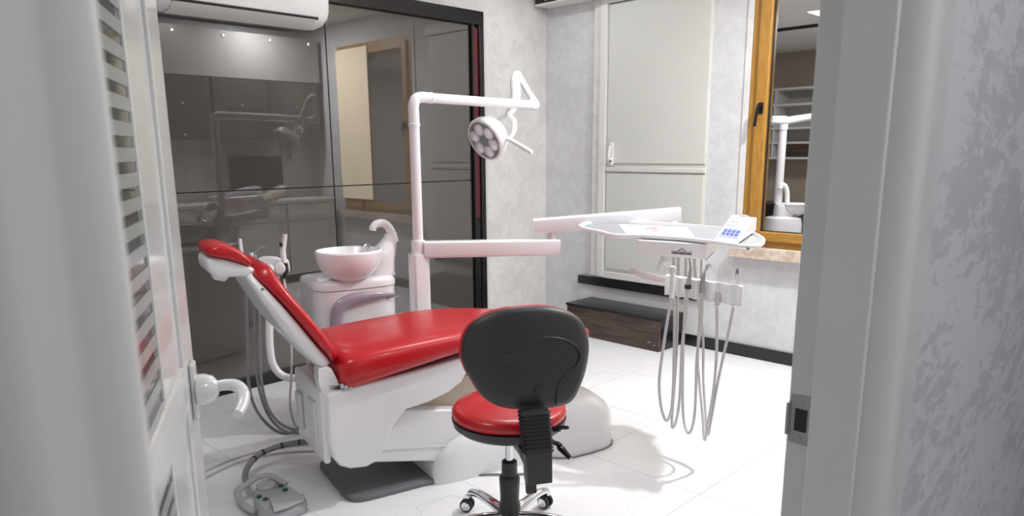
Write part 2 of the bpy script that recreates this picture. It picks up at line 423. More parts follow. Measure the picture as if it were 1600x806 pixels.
# right jamb: rebate, stop, rounded casing
jr = bpy.data.objects.new('trim_4', None); COL.objects.link(jr); jr.location = (JR, .38, 0); jr['kind'] = 'structure'; jr['label'] = 'white door frame on the right of the doorway'
JH = 2.16
obj('jamb', box(JR + .012, JR + .054, .404, YR + .004, 0, JH), 'jamb_white', jr, bevel=.003)
obj('stop', box(JR - .006, JR + .054, .338, .409, 0, JH), 'jamb_white', jr, bevel=.004)
cs = [V(JR + .000, .340, 0), V(JR + .000, .322, 0), V(JR + .004, .308, 0), V(JR + .014, .299, 0), V(JR + .028, .296, 0), V(JR + .042, .300, 0), V(JR + .054, .309, 0), V(JR + .066, .3125, 0), V(JR + .068, .321, 0), V(JR + .05, .34, 0)]
obj('casing', prism(bmesh.new(), cs, V(0, 0, JH + .06)), 'jamb_white', jr, ang=50)
# strike plate in the rebate
sp = bmesh.new(); add_box(sp, JR + .0095, JR + .0118, .4105, .4445, .955, 1.033)
for y0, y1 in ((.4435, .4485),): add_box(sp, JR + .0035, JR + .0118, y0, y1, .968, 1.020)
sk = obj('strike_plate', sp, 'steel', jr, bevel=.0006, bseg=1)
obj('latch_hole', box(JR + .0088, JR + .0096, .4175, .4365, .976, 1.012), 'black_rubber', sk, smooth=False)
for z in (.965, 1.023):
    b_ = bmesh.new(); lathe(b_, V(JR + .0096, .4275, z), (-1, 0, 0), [(.004, 0), (.004, .0008), (.002, .0016)], 10)
    obj('screw', b_, 'screw', sk)
# left casing, close to the camera
jl = bpy.data.objects.new('trim_5', None); COL.objects.link(jl); jl.location = (JL, .38, 0); jl['kind'] = 'structure'; jl['label'] = 'white door casing close to the camera on the left'
obj('jamb', box(JL - .05, JL, .33, YR + .004, 0, JH), 'jamb_white', jl, bevel=.003)
cs = [V(JL, .335, 0), V(JL, .308, 0), V(JL - .004, .302, 0), V(JL - .012, .300, 0), V(JL - .02, .3025, 0), V(JL - .026, .3035, 0), V(JL - .034, .298, 0), V(JL - .044, .2965, 0), V(JL - .054, .302, 0), V(JL - .062, .308, 0), V(JL - .07, .322, 0), V(JL - .05, .336, 0)]
obj('casing', prism(bmesh.new(), cs, V(0, 0, JH + .06)), 'jamb_white', jl, ang=50)
jt = bpy.data.objects.new('trim_6', None); COL.objects.link(jt); jt.location = (.55, .38, JH); jt['kind'] = 'structure'; jt['label'] = 'white door frame head'
obj('head', box(JL, JR, .338, YR + .004, 2.12, JH - .001), 'jamb_white', jt, bevel=.003)
obj('casing', box(JL - .06, JR + .06, .297, .32, 2.13, 2.22), 'jamb_white', jt, bevel=.006)
# corridor behind the camera
struct('wall_corridor', box(XL, XF, -1.5, -1.42, 0, ZC), 'stucco_smooth', 'corridor wall behind the camera', smooth=False)
struct('wall_corridor_end', box(3.4, 3.5, -1.42, YC, 0, ZC), 'stucco_smooth', 'end wall of the corridor', smooth=False)

# ---- open glazed door leaf
LA = math.radians(62.5)
ld = V(math.cos(LA), math.sin(LA), 0); ln = V(math.sin(LA), -math.cos(LA), 0)     # along the leaf, face normal
LE = V(.492, 1.294, 0); LL = .86; LT = .044
d2 = bpy.data.objects.new('door_2', None); COL.objects.link(d2); d2.location = LE - ld * LL; d2['kind'] = 'structure'; d2['label'] = 'white glazed door leaf standing open into the room'
def lbox(k0, k1, z0, z1, d0=0., d1=LT):
    """k: distance back from the free edge, d: depth behind the face"""
    c = LE - ld * ((k0 + k1) / 2) - ln * ((d0 + d1) / 2) + V(0, 0, (z0 + z1) / 2)
    return obox(bmesh.new(), c, ld * ((k1 - k0) / 2), ln * ((d1 - d0) / 2), V(0, 0, (z1 - z0) / 2))
obj('stile', lbox(0, .125, .01, 2.1), 'leaf_white', d2, bevel=.004)
obj('stile', lbox(LL - .12, LL, .01, 2.1), 'leaf_white', d2, bevel=.004)
obj('rail', lbox(.125, LL - .12, .01, .16), 'leaf_white', d2, bevel=.004)
obj('rail', lbox(.125, LL - .12, 1.97, 2.1), 'leaf_white', d2, bevel=.004)
obj('rail', lbox(.125, LL - .12, .98, 1.06), 'leaf_white', d2, bevel=.004)
obj('bead', lbox(.1255, .30, .16, .98, .006, .03), 'leaf_white', d2, bevel=.003)
obj('bead', lbox(.1255, .30, 1.06, 1.97, .006, .03), 'leaf_white', d2, bevel=.003)
for z0, z1 in ((.16, .98), (1.06, 1.97)):
    p = obj('pane', lbox(.30, LL - .12, z0, z1, .010, .016), 'leaf_pane', d2, smooth=False)
    k = z0 + .02
    while k < z1 - .02:
        obj('frosted_band', lbox(.301, LL - .121, k, k + .017, .0085, .0098), 'frosted_band', p, smooth=False)
        k += .031
# lever handle on a narrow back plate
hp = obj('handle_plate', lbox(.045, .083, .950, 1.05, -.009, 0), 'leaf_white', d2, bevel=.004)
hc = LE - ld * .064 + V(0, 0, 1.0)
hb = bmesh.new()
lathe(hb, hc + ln * .009, ln, [(.027, 0), (.027, .012), (.022, .026), (.012, .034)], 20)
obj('rosette', hb, 'leaf_white', hp)
hb = bmesh.new()
tube(hb, catmull([hc + ln * .03, hc + ln * .05 + V(0, 0, .004), hc + ln * .072 - ld * .004 + V(0, 0, .002), hc + ln * .084 - ld * .022 + V(0, 0, -.008), hc + ln * .082 - ld * .046 + V(0, 0, -.020), hc + ln * .075 - ld * .07 + V(0, 0, -.028)], 6), [.010, .010, .011, .011, .010, .009], 10)
obj('lever', hb, 'leaf_white', hp)

# ================================================================== LAMPS IN THE CEILING
def area(name, loc, size, power, parent=None, shape='DISK', col=(.98, .985, 1), spread=PI, size_y=None):
    l = bpy.data.lights.new(name, 'AREA'); l.shape = shape; l.size = size; l.energy = power; l.color = col; l.spread = spread
    if size_y: l.size_y = size_y
    o = bpy.data.objects.new(name, l); COL.objects.link(o); o.location = loc
    if parent is not None:
        o.parent = parent; o.matrix_parent_inverse = Matrix.Translation(-parent.location)
    return o
def downlight(x, y, power, label, r=.05):
    t = thing('ceiling_downlight', label, 'light', (x, y, ZC), 'ceiling downlights')
    b = bmesh.new(); lathe(b, V(x, y, ZC), (0, 0, -1), [(r + .02, 0), (r + .02, .006), (r + .004, .012), (r + .004, .004)], 24)
    obj('bezel', b, 'white_plastic', t)
    b = bmesh.new(); lathe(b, V(x, y, ZC), (0, 0, -1), [(r, .002), (r, .008)], 24)
    obj('diffuser', b, 'lamp_glow', t)
    area('lamp', (x, y, ZC - .016), r * 2, power, t)
def led_panel(x, y, power, label, z=ZC, s=.595, col=(.98, .985, 1), grp='square ceiling panels'):
    t = thing('ceiling_panel', label, 'light', (x, y, z), grp)
    b = bmesh.new()
    for a in ((-.3, .3, -.3, -.285), (-.3, .3, .285, .3), (-.3, -.285, -.285, .285), (.285, .3, -.285, .285)):
        add_box(b, x + a[0], x + a[1], y + a[2], y + a[3], z - .012, z)
    obj('frame', b, 'white_plastic', t, bevel=.002)
    obj('diffuser', box(x - .285, x + .285, y - .285, y + .285, z - .008, z - .002), 'panel_glow', t, smooth=False)
    area('lamp', (x, y, z - .014), .56, power, t, 'SQUARE', col)
downlight(3.74, 1.08, P_KEY, 'round downlight in the ceiling near the window end of the cabinets', .04)
for x, y, lb in ((2.9, .95, 'round downlight in the ceiling above the middle of the cabinets'), (1.9, .95, 'round downlight in the ceiling near the doorway'),
                 (3.9, 3.5, 'round downlight in the ceiling above the wooden step')):
    downlight(x, y, P_DOWN, lb)
led_panel(.5, 2.3, P_FILL, 'added fill light panel above the headrest end of the room')  # this and the next two are added, unseen fill lights
led_panel(2.7, 2.6, P_FILL, 'added fill light panel above the dental chair')
led_panel(3.6, 1.6, P_FILL, 'added fill light panel in front of the window')
led_panel(.9, -.75, P_HALL, 'square ceiling light panel in the corridor')

# ================================================================== DENTAL CHAIR
TH = math.radians(-14)
U = V(math.cos(TH), math.sin(TH), 0); N = V(-math.sin(TH), math.cos(TH), 0); Z = V(0, 0, 1)
def P(t, s, z): return U * t + N * s + Z * z
def pS(x, y, s): return pP(x, y, N * s, N)
SM = 2.90                                        # centre line of the chair
ch = thing('dental_chair', 'red upholstered dental chair with white body on a grey floor plate', 'dental chair', P(1.35, SM, 0))

# floor plate
bp = fillet([P(.845, 2.66, 0), P(.845, 3.14, 0), P(2.0, 3.14, 0), P(2.0, 2.66, 0)], [.09, .09, .05, .05], 6)
obj('base_plate', prism(bmesh.new(), bp, V(0, 0, .022)), 'base_grey', ch, bevel=.006)

def outline(px, s): return [pS(x, y, s) for x, y in px]
# tall upright cover under the seat (head side) with the swept underside
up = outline([(512, 618), (553, 604), (640, 582), (738, 554), (735, 574), (722, 597), (702, 613), (672, 628), (634, 641), (616, 664), (602, 697), (588, 722), (574, 730), (548, 733), (532, 729), (521, 717), (514, 690)], 2.645)
upr = obj('upright_cover', prism(bmesh.new(), up, N * .45), 'white_plastic', ch, bevel=.012, bseg=3)
# lift arm: lower, set slightly back
ar = outline([(600, 641), (700, 640), (742, 641), (860, 660), (860, 742), (720, 722), (660, 721), (578, 723)], 2.675)
obj('lift_arm', prism(bmesh.new(), ar, N * .42), 'white_plastic', ch, bevel=.010, bseg=3)
sl = outline([(598, 702), (640, 699.5), (705, 695.5), (705, 698), (640, 702), (598, 704.5)], 2.672)
obj('seam_ledge', prism(bmesh.new(), sl, N * .02), 'white_frame', ch, bevel=.001)
# inner block seen in the notch between cover and arm
nb = outline([(640, 600), (800, 575), (800, 650), (640, 646)], 2.74)
obj('inner_block', prism(bmesh.new(), nb, N * .30), 'beige', ch, bevel=.006)
# headward end plate and hinge brackets
b = bmesh.new()
obox(b, P(.772, 2.87, .345), U * .014, N * .19, Z * .155)
obj('end_plate', b, 'white_plastic', ch, bevel=.012, bseg=3)
b = bmesh.new(); obox(b, P(.755, 2.80, .33), U * .008, N * .05, Z * .10); obj('service_cover', b, 'white_frame', ch, bevel=.006)
b = bmesh.new(); obox(b, P(.750, 2.98, .33), U * .008, N * .035, Z * .08); obj('service_cover', b, 'white_frame', ch, bevel=.006)

# base cover: rounded nose at the near end of the lift
b = bmesh.new(); rings = []
for t, h, hw in ((1.215, .02, .16), (1.218, .07, .18), (1.232, .105, .192), (1.262, .145, .2), (1.31, .178, .205), (1.37, .198, .207), (1.45, .208, .208), (1.6, .212, .208), (1.8, .212, .208)):
    rings.append([P(t, SM - .045, .0) + N * q[0] * hw * 1.12 + Z * (max(0, q[1]) * h) for q in [(-1, 0), (-1, .45), (-.98, .7), (-.9, .9), (-.75, .98), (-.5, 1), (0, 1), (.5, 1), (.75, .98), (.9, .9), (.98, .7), (1, .45), (1, 0)]])
loft(b, rings)
obj('base_cover', b, 'white_plastic', ch, ang=60)
# faceted foot-end cap
cap = []
for z, g in ((0.004, 1.0), (.08, 1.0), (.15, .97), (.205, .86), (.248, .62), (.262, .40)):
    c = P(1.975 - (1 - g) * .03, SM - .085, z)
    cap.append(sring(c, U * (.215 * g), N * (.255 * (.55 + .45 * g)), 3.2, 28))
obj('base_cap', loft(bmesh.new(), cap), 'white_plastic', ch, ang=60)
b = bmesh.new(); loft(b, [sring(P(1.975, SM - .085, .0015), U * .222, N * .262, 3.2, 28), sring(P(1.975, SM - .085, .006), U * .222, N * .262, 3.2, 28)])
obj('cap_gasket', b, 'hose_dark', ch)

# seat cushion: lofted along the seat; knee hump, falling leg part, round ends
b = bmesh.new(); rings = []
#      t     zbot  ztop  half width
prof = ((.826, .535, .575, .18), (.830, .508, .606, .24), (.848, .494, .630, .275), (.885, .494, .642, .287), (.96, .506, .650, .290), (1.08, .526, .656, .291),
        (1.22, .548, .662, .291), (1.36, .570, .667, .289), (1.50, .590, .664, .272), (1.66, .580, .648, .262), (1.82, .555, .622, .25), (1.96, .53, .594, .235), (2.06, .512, .572, .21), (2.10, .512, .560, .17), (2.112, .522, .548, .12))
for t, zb, zt, hw in prof:
    zm = (zb + zt) / 2; hh = (zt - zb) / 2
    q = [(-.93, -1), (-1, -.55), (-1, 0), (-.985, .42), (-.93, .72), (-.8, .84), (-.5, .95), (0, 1), (.5, .95), (.8, .84), (.93, .72), (.985, .42), (1, 0), (1, -.55), (.93, -1), (.5, -1), (0, -1), (-.5, -1)]
    rings.append([P(t, SM, zm) + N * (a * hw) + Z * (c * hh) for a, c in q])
seat = obj('seat_cushion', loft(b, rings), 'red_vinyl', ch, sub=1)
b = bmesh.new()
loft(b, [[P(t, SM, zb) + N * a * hw + Z * c for a, c in ((-.8, .012), (-.8, -.006), (.8, -.006), (.8, .012))] for t, zb, zt, hw in prof[2:-2]])
obj('seat_pan', b, 'black_rubber', ch)
# metal hinge fittings between seat and back
for k, (t, z) in enumerate(((.835, .515), (.85, .508), (.868, .500))):
    b = bmesh.new(); lathe(b, P(t, 2.655, z), -N, [(.010, 0), (.010, .012), (.006, .016)], 10); obj('hinge_pin', b, 'steel', ch)
b = bmesh.new(); obox(b, P(.85, 2.69, .497), U * .06 + Z * -.012, N * .02, Z * .012); obj('hinge_bracket', b, 'black_gloss', ch, bevel=.003)

# backrest, reclined: stations from the seat crease up; near-edge points of front, middle and rear face
BST = (((531, 556), (524, 572), (506, 585), .20), ((527, 548), (518, 562), (498, 573), .245), ((512, 527), (497, 540), (478, 553), .26), ((486, 493), (470, 506), (447, 522), .255), ((464, 470), (448, 481), (427, 493), .243),
       ((443, 444), (423, 455), (405, 465), .225), ((428, 420), (405, 438), (392, 444), .198), ((417, 413), (397, 431), (387, 435), .175), ((406, 412), (394, 424), (385, 430), .145), ((399, 416), (394, 422), (386, 427), .11))
def back(ia, ib, grow=0., cut=(0, 10)):
    rings = []
    for st_ in BST[cut[0]:cut[1]]:
        hw = st_[3]; s_ = SM - hw * .97
        hi_, lo_ = pS(*st_[ia], s_), pS(*st_[ib], s_)
        m_ = (hi_ + lo_) / 2 + N * (SM - s_); h_ = (hi_ - lo_) / 2 * (1.06 + grow)
        q = [(-.9, -1), (-1, -.6), (-1, 0), (-.99, .5), (-.92, .86), (-.7, 1), (0, 1), (.7, 1), (.92, .86), (.99, .5), (1, 0), (1, -.6), (.9, -1), (0, -1)]
        rings.append([m_ + h_ * e + N * (a * hw * (1 - (0 if ia == 0 else .04))) for a, e in q])
    return loft(bmesh.new(), rings)
obj('backrest_cushion', back(0, 1, .06), 'red_vinyl', ch, sub=1)
obj('backrest_shell', back(1, 2, .0), 'white_plastic', ch, sub=1)
# hinge link from shell down to the body
b = bmesh.new()
prism(b, fillet(outline([(497, 575), (517, 574), (530, 598), (528, 622), (514, 640), (506, 620), (498, 598)], 2.67), .012, 3), N * .06)
obj('hinge_link', b, 'white_plastic', ch, bevel=.006)
for k in ((410, 452), (455, 512), (480, 540)):
    b = bmesh.new(); lathe(b, pS(k[0], k[1], 2.665), -N, [(.006, 0), (.006, .004), (.002, .006)], 8); obj('screw', b, 'screw', ch)
# headrest
HM = SM - .02
hl = outline([(312, 383), (325, 376), (345, 376), (368, 385), (388, 403), (388, 412), (372, 408), (350, 400), (328, 396), (313, 394)], HM)
def thick(poly, hw, m, name, rnd=.85, sub=1):
    c = sum(poly, V(0, 0, 0)) / len(poly)
    rings = []
    for f_, g in ((-1, rnd * .8), (-.94, rnd + .03), (-.7, 1), (0, 1.0), (.7, 1), (.94, rnd + .03), (1, rnd * .8)):
        rings.append([c + (p - c) * g + N * (f_ * hw) for p in poly])
    return obj(name, loft(bmesh.new(), rings), m, ch, sub=sub)
thick(hl, .135, 'red_vinyl', 'headrest_cushion')
hs = outline([(313, 396), (330, 395), (352, 400), (376, 408), (392, 414), (398, 427), (380, 426), (362, 426), (345, 428), (322, 426), (315, 416)], HM)
hsh = thick(hs, .125, 'white_plastic', 'headrest_shell', .9)
b = bmesh.new(); lv = outline([(330, 427), (348, 426), (358, 434), (351, 440), (335, 437)], HM - .06)
obj('headrest_lever', prism(b, lv, N * .05), 'white_plastic', ch, bevel=.004)
b = bmesh.new(); tube(b, [pS(383, 418, SM), pS(396, 428, SM), pS(402, 440, SM)], .012, 8, 2.2); tube(b, [pS(388, 408, SM), pS(396, 424, SM)], .006, 8)
obj('headrest_bracket', b, 'steel', ch)
# joystick knob beyond the seat
b = bmesh.new(); lathe(b, P(1.72, 3.20, .52), (0, 0, 1), [(.006, 0), (.006, .05), (.011, .06), (.0125, .08), (.011, .092), (.004, .096)], 12)
obj('joystick', b, 'white_plastic', ch)
b = bmesh.new(); obox(b, P(1.72, 3.17, .51), U * .02, N * .05, Z * .012); obj('joystick_bracket', b, 'white_plastic', ch, bevel=.003)

# ================================================================== CUSPIDOR UNIT
S0 = 3.42
cu = thing('cuspidor_unit', 'white spittoon unit with gooseneck spout and mauve bow handle beside the glass wall', 'dental unit', P(1.2, S0 + .17, 0))
def plan(t0, t1, s0, s1, z, rf, rb=.05):
    return fillet([P(t0, s0, z), P(t1, s0, z), P(t1, s1, z), P(t0, s1, z)], [rf, rf, rb, rb], 6)
TA, TB = .985, 1.415
rings = [plan(TA + .006, TB - .006, S0 + .006, S0 + .33, 0.02, .12), plan(TA, TB, S0, S0 + .335, .04, .12), plan(TA, TB, S0, S0 + .335, .735, .12)]
body = obj('body', loft(bmesh.new(), rings), 'white_enamel', cu, ang=40)
rings = [plan(TA - .003, TB + .003, S0 - .004, S0 + .337, .738, .12), plan(TA - .003, TB + .003, S0 - .004, S0 + .337, .762, .12), plan(TA + .004, TB - .004, S0 + .004, S0 + .33, .778, .12), plan(TA + .02, TB - .02, S0 + .02, S0 + .31, .785, .11)]
obj('top_deck', loft(bmesh.new(), rings), 'white_enamel', cu, ang=60)
# bow handle on the front
hb = bmesh.new()
pts = [pS(527, 532, S0 - .012), pS(526, 505, S0 - .014), pS(530, 482, S0 - .016), pS(544, 470, S0 - .018), pS(566, 464.5, S0 - .018), (pS(592, 461, S0 - .014)), pS(616, 460, S0 - .004)]
tube(hb, catmull(pts, 8), [.034, .034, .034, .032, .027, .019, .009], 12, .6, up=U * 1)
obj('bow_handle', hb, 'handle_mauve', cu)
# small printed logo strip (illegible strokes) on the body
b = bmesh.new()
for i in range(9):
    x = 604.5 + i * 2.25; y = 465.8 - i * .42
    p = [pS(x, y - 1.2, S0 - .0035 if i < 6 else S0 + .004), pS(x + 1.5, y - 1.5, S0 - .0035 if i < 6 else S0 + .004), pS(x + 1.5, y + .9, S0 - .0035 if i < 6 else S0 + .004), pS(x, y + 1.2, S0 - .0035 if i < 6 else S0 + .004)]
    prism(b, p, N * .003)
obj('logo_print', b, 'handle_mauve', cu, smooth=False)
# basin
BC = P(1.165, S0 + .05, 0)
ex = U * 1.0
rings = []
for r, z in ((.045, .775), (.075, .782), (.115, .805), (.147, .842), (.163, .885), (.167, .918), (.166, .926), (.160, .929), (.154, .922), (.140, .88), (.10, .835), (.05, .815), (.012, .81)):
    rings.append(sring(BC + V(0, 0, z + .0), U * (r * .98), N * r * .9, 2.05, 36))
bas = obj('basin', loft(bmesh.new(), rings), 'white_enamel', cu, ang=70)
b = bmesh.new(); lathe(b, BC + V(0, 0, .813), (0, 0, 1), [(.02, 0), (.02, .004), (.012, .006)], 14); obj('drain', b, 'steel', bas)
# spout stand and gooseneck
ST = P(1.362, S0 + .12, 0)
rings = []
for dt, z, a, c in ((-.012, .78, .078, .085), (-.008, .80, .070, .08), (-.002, .845, .066, .076), (.006, .88, .064, .072), (.016, .91, .060, .064), (.036, .94, .046, .048), (.052, .965, .036, .037), (.058, .985, .030, .031)):
    rings.append(sring(ST + U * dt + V(0, 0, z), U * a, N * c, 2.3, 24))
obj('spout_stand', loft(bmesh.new(), rings), 'white_enamel', cu, ang=70)
D = 3.72
b = bmesh.new()
g = [ST + U * .055 + V(0, 0, .965)] + [pS(x, y, S0 + .12) for x, y in ((614, 376), (611, 363), (605, 353), (597, 348.5), (588, 350), (583, 355), (582, 360))]
tube(b, catmull(g, 6), [.034, .028, .024, .022, .021, .020, .019, .018], 14)
obj('gooseneck', b, 'white_enamel', cu)
b = bmesh.new()
tube(b, catmull([ST + U * -.06 + V(0, 0, .93), ST + U * -.09 - N * .02 + V(0, 0, .94), ST + U * -.11 - N * .03 + V(0, 0, .925)], 5), .008, 8); obj('rinse_pipe', b, 'steel', cu)
# square post carrying the arms
PX = pd(655.5, 440, 3.78); PX.z = 0
b = bmesh.new(); loft(b, [fillet([PX + (U * a + N * c) * .044 + V(0, 0, z) for a, c in ((-1, -1), (1, -1), (1, 1), (-1, 1))], .014, 3) for z in (.02, .885)])
obj('post', b, 'white_enamel', cu, ang=45)
b = bmesh.new(); obox(b, PX + U * -.06 + V(0, 0, .3), U * .05, N * .04, Z * .28); obj('post_bracket', b, 'white_enamel', cu, bevel=.004)

# ================================================================== OPERATING LAMP
la = thing('operating_lamp', 'white swing-arm operating lamp with round reflector head above the chair', 'lamp', PX + V(0, 0, .887))
ztop = pd(651, 153, 3.66).z
E0 = V(PX.x, PX.y, ztop); A1 = pd(838, 159, 4.15); A1.z = ztop - .012
adir = (A1 - E0).normalized()
b = bmesh.new(); tube(b, [PX + V(0, 0, .888), PX + V(0, 0, ztop - .14)], .0265, 18); obj('pole', b, 'white_enamel', la)
b = bmesh.new(); lathe(b, PX + V(0, 0, ztop - .14), (0, 0, 1), [(.030, 0), (.030, .012), (.0275, .014), (.0275, .06)], 18)
tube(b, catmull([PX + V(0, 0, ztop - .09), PX + V(0, 0, ztop - .045), PX + V(0, 0, ztop - .012) + adir * .014, PX + V(0, 0, ztop) + adir * .05, E0 + adir * .10], 6), .0275, 18)
obj('elbow', b, 'white_enamel', la)
b = bmesh.new(); tube(b, [E0 + adir * .10, A1], .0255, 18); obj('arm', b, 'white_enamel', la)
b = bmesh.new(); lathe(b, E0 + adir * .10, adir, [(.029, 0), (.029, .012), (.026, .013)], 18); obj('collar', b, 'white_enamel', la)
# raised second arm and drop tube
TP = pd(808, 117, 4.12)
b = bmesh.new()
lathe(b, A1 - adir * .03 + V(0, 0, -.01), (0, 0, 1), [(.02, -.01), (.024, .0), (.024, .03), (.018, .045)], 14)
tube(b, [A1 + V(0, 0, .006), A1.lerp(TP, .5) + V(0, 0, .004), TP + V(0, 0, .010)], [.022, .018, .02], 12)
obj('spring_arm', b, 'white_enamel', la)
b = bmesh.new()
tube(b, catmull([TP + V(0, 0, .006), pd(805, 125, 4.1), pd(806, 145, 4.08), pd(805, 158, 4.07), pd(800, 170, 4.05), pd(793, 181, 4.04)], 6), [.022, .028, .028, .027, .024, .018], 16)
obj('drop_tube', b, 'white_enamel', la)
b = bmesh.new(); lathe(b, pd(806, 148, 4.08), (0, 0, 1), [(.0295, -.006), (.0295, .006)], 16); obj('collar', b, 'white_enamel', la)
# head: disc facing down-left towards the chair
HC = pd(759, 218, 4.0)
hn = (V(-.71, .70, 0) * .62 + V(0, 0, -.42) + (C0 - HC).normalized() * .60).normalized()
b = bmesh.new(); lathe(b, HC - hn * .035, hn, [(.02, -.075), (.07, -.066), (.104, -.035), (.122, .008), (.124, .04), (.118, .05), (.110, .052), (.106, .045)], 32)
head = obj('head', b, 'white_plastic', la, ang=50)
h1 = hn.cross(Z).normalized(); h2 = h1.cross(hn)
b = bmesh.new(); lathe(b, HC - hn * .035, hn, [(.107, .043), (.107, .047), (.05, .050), (.001, .050)], 32); obj('reflector_plate', b, 'tray_inset', head)
for k in range(6):
    a = k / 6 * 2 * PI + .4
    c = HC + h1 * math.cos(a) * .066 + h2 * math.sin(a) * .066
    b = bmesh.new(); lathe(b, c, hn, [(.034, .010), (.034, .018), (.029, .022)], 18); cup = obj('lens_ring', b, 'white_frame', head)
    b = bmesh.new(); lathe(b, c, hn, [(.029, .018), (.025, .026), (.014, .033), (.001, .035)], 18); obj('lens', b, 'lens', cup)
# yoke from drop tube round the head
YA = pd(793, 181, 4.04)
b = bmesh.new()
tube(b, catmull([YA, pd(803, 190, 4.03), pd(803, 206, 4.0), pd(793, 219, 3.98), pd(780, 225, 3.97)], 6), [.016, .017, .017, .016, .018], 10, .6)
tube(b, catmull([YA, pd(782, 184, 4.08), pd(768, 190, 4.12), pd(757, 200, 4.12)], 6), [.016, .015, .014, .012], 10, .6)
obj('yoke', b, 'white_plastic', la)
b = bmesh.new(); tube(b, [pd(783, 213, 3.98), pd(800, 220, 3.92), pd(829, 237, 3.86), pd(831, 239, 3.855)], [.013, .012, .013, .009], 10); obj('grip', b, 'white_plastic', la)

# ================================================================== INSTRUMENT DELIVERY UNIT
de = thing('delivery_unit', 'white bracket-table tray on a two-part arm with hanging handpiece holder', 'dental unit', PX + V(0, 0, .89))
def beam(px0, px1, h, wd, name, d_up=V(0, 0, 1), rnd=.012, parent=None, m='white_enamel'):
    ax = (px1 - px0).normalized(); sd = ax.cross(Z).normalized(); up_ = sd.cross(ax)
    rings = []
    for p in (px0, px1):
        rings.append(fillet([p + sd * (a * wd / 2) + up_ * (c * h / 2) for a, c in ((-1, -1), (1, -1), (1, 1), (-1, 1))], rnd, 3))
    return obj(name, loft(bmesh.new(), rings), m, parent or de, ang=45)
zl = pd(655, 388, 3.78).z
L0 = V(PX.x, PX.y, zl); L1 = pd(874, 389, 3.82); L1.z = zl - .002
ldir = (L1 - L0).normalized()
beam(L0 - ldir * .045 + ldir * .075, L1, .084, .075, 'lower_arm')
b = bmesh.new(); lathe(b, L0, (0, 0, 1), [(.034, -.05), (.036, -.046), (.036, .044), (.034, .048)], 20); obj('swivel_collar', b, 'white_enamel', de)
K0 = pd(864, 370, 3.8)
b = bmesh.new(); lathe(b, V(K0.x, K0.y, zl + .04), (0, 0, 1), [(.024, 0), (.024, .05)], 16); obj('elbow_joint', b, 'white_frame', de)
M0 = pd(834, 353.5, 3.80); M1 = pd(1063, 335.5, 3.75)
beam(M0, M1, .078, .07, 'upper_arm')
# tray plane
TP1, TP2, TP3 = pd(960, 366, 3.36), pd(1185, 385, 3.03), pd(1050, 347, 3.68)
tn = (TP2 - TP1).cross(TP3 - TP1).normalized()
if tn.z < 0: tn = -tn
def pt(x, y): return pP(x, y, TP1, tn)
e1 = (TP2 - TP1).normalized(); e2 = tn.cross(e1)
rim = [pt(x, y) for x, y in ((903, 351), (912, 346.5), (930, 344.5), (966, 344), (1028, 346.5), (1080, 350), (1125, 354), (1160, 359), (1183, 364), (1195, 371), (1195, 376), (1188, 381), (1168, 383), (1140, 379.5), (1113, 375.5), (1060, 370), (1001, 366.5), (968, 366), (950, 364), (935, 360), (912, 355.5))]
rim = catmull(rim + [rim[0]], 3)[:-1]
rc = sum(rim, V(0, 0, 0)) / len(rim)
def inset(poly, d):
    n_ = len(poly); out = []
    for i in range(n_):
        tg = (poly[(i + 1) % n_] - poly[i - 1]).normalized(); nv = tn.cross(tg)
        if nv.dot(rc - poly[i]) < 0: nv = -nv
        out.append(poly[i] + nv * d)
    return out
b = bmesh.new()
in1 = inset(rim, .020)
rings = [inset([p - tn * .022 for p in rim], .014), [p - tn * .014 for p in rim], [p - tn * .003 for p in rim], inset([p + tn * .001 for p in rim], .004), inset([p + tn * .001 for p in rim], .012), [p - tn * .013 for p in inset(rim, .017)]]
loft(b, rings, True, True)
tray = obj('tray', b, 'white_plastic', de, ang=50)
obj('tray_mat', prism(bmesh.new(), [p - tn * .0128 for p in inset(rim, .020)], tn * .002), 'tray_inset', tray, smooth=False)
# box under the tray with logo
ua = [pt(x, y) for x, y in ((996, 367.5), (1105, 374.5))]
bd = (ua[1] - ua[0]).normalized(); bn = tn.cross(bd)
if bn.dot(rc - ua[0]) < 0: bn = -bn
bw = (ua[1] - ua[0]).length
c = (ua[0] + ua[1]) / 2 + bn * .15 - tn * .056
b = bmesh.new(); obox(b, c, bd * (bw / 2), bn * .145, tn * .034)
ub = obj('tray_housing', b, 'white_plastic', de, bevel=.006, bseg=3)
lf = (ua[0] + ua[1]) / 2 + bn * .0045 - tn * .058
b = bmesh.new(); Lc = lf + bd * (bw * .15)
def stroke(bm_, a, c_, wdt):
    d_ = (c_ - a); q = d_.normalized().cross(bn).normalized() * wdt
    prism(bm_, [a - q, c_ - q, c_ + q, a + q], bn * -.0012)
stroke(b, Lc - bd * .045 - tn * .013, Lc + bd * .045 - tn * .013, .0022)
stroke(b, Lc - bd * .016 - tn * .001, Lc + tn * .010, .0013); stroke(b, Lc + tn * .010, Lc + bd * .016 - tn * .001, .0013)
for i in range(10):
    x = -.043 + i * .0092
    stroke(b, Lc + bd * x - tn * .009, Lc + bd * x - tn * .002, .0012)
    stroke(b, Lc + bd * x - tn * (.0085 if i % 3 else .0035), Lc + bd * (x + .005) - tn * (.0085 if i % 3 else .0035), .0010)
obj('logo_print', b, 'ink_dark', ub, smooth=False)
for k in range(4):
    b = bmesh.new(); lathe(b, c + bd * (bw / 2 - .012) + bn * (-.09 + k * .05) - tn * .034, -tn, [(.007, 0), (.007, .008), (.004, .012)], 8); obj('screw', b, 'hose_dark', ub)
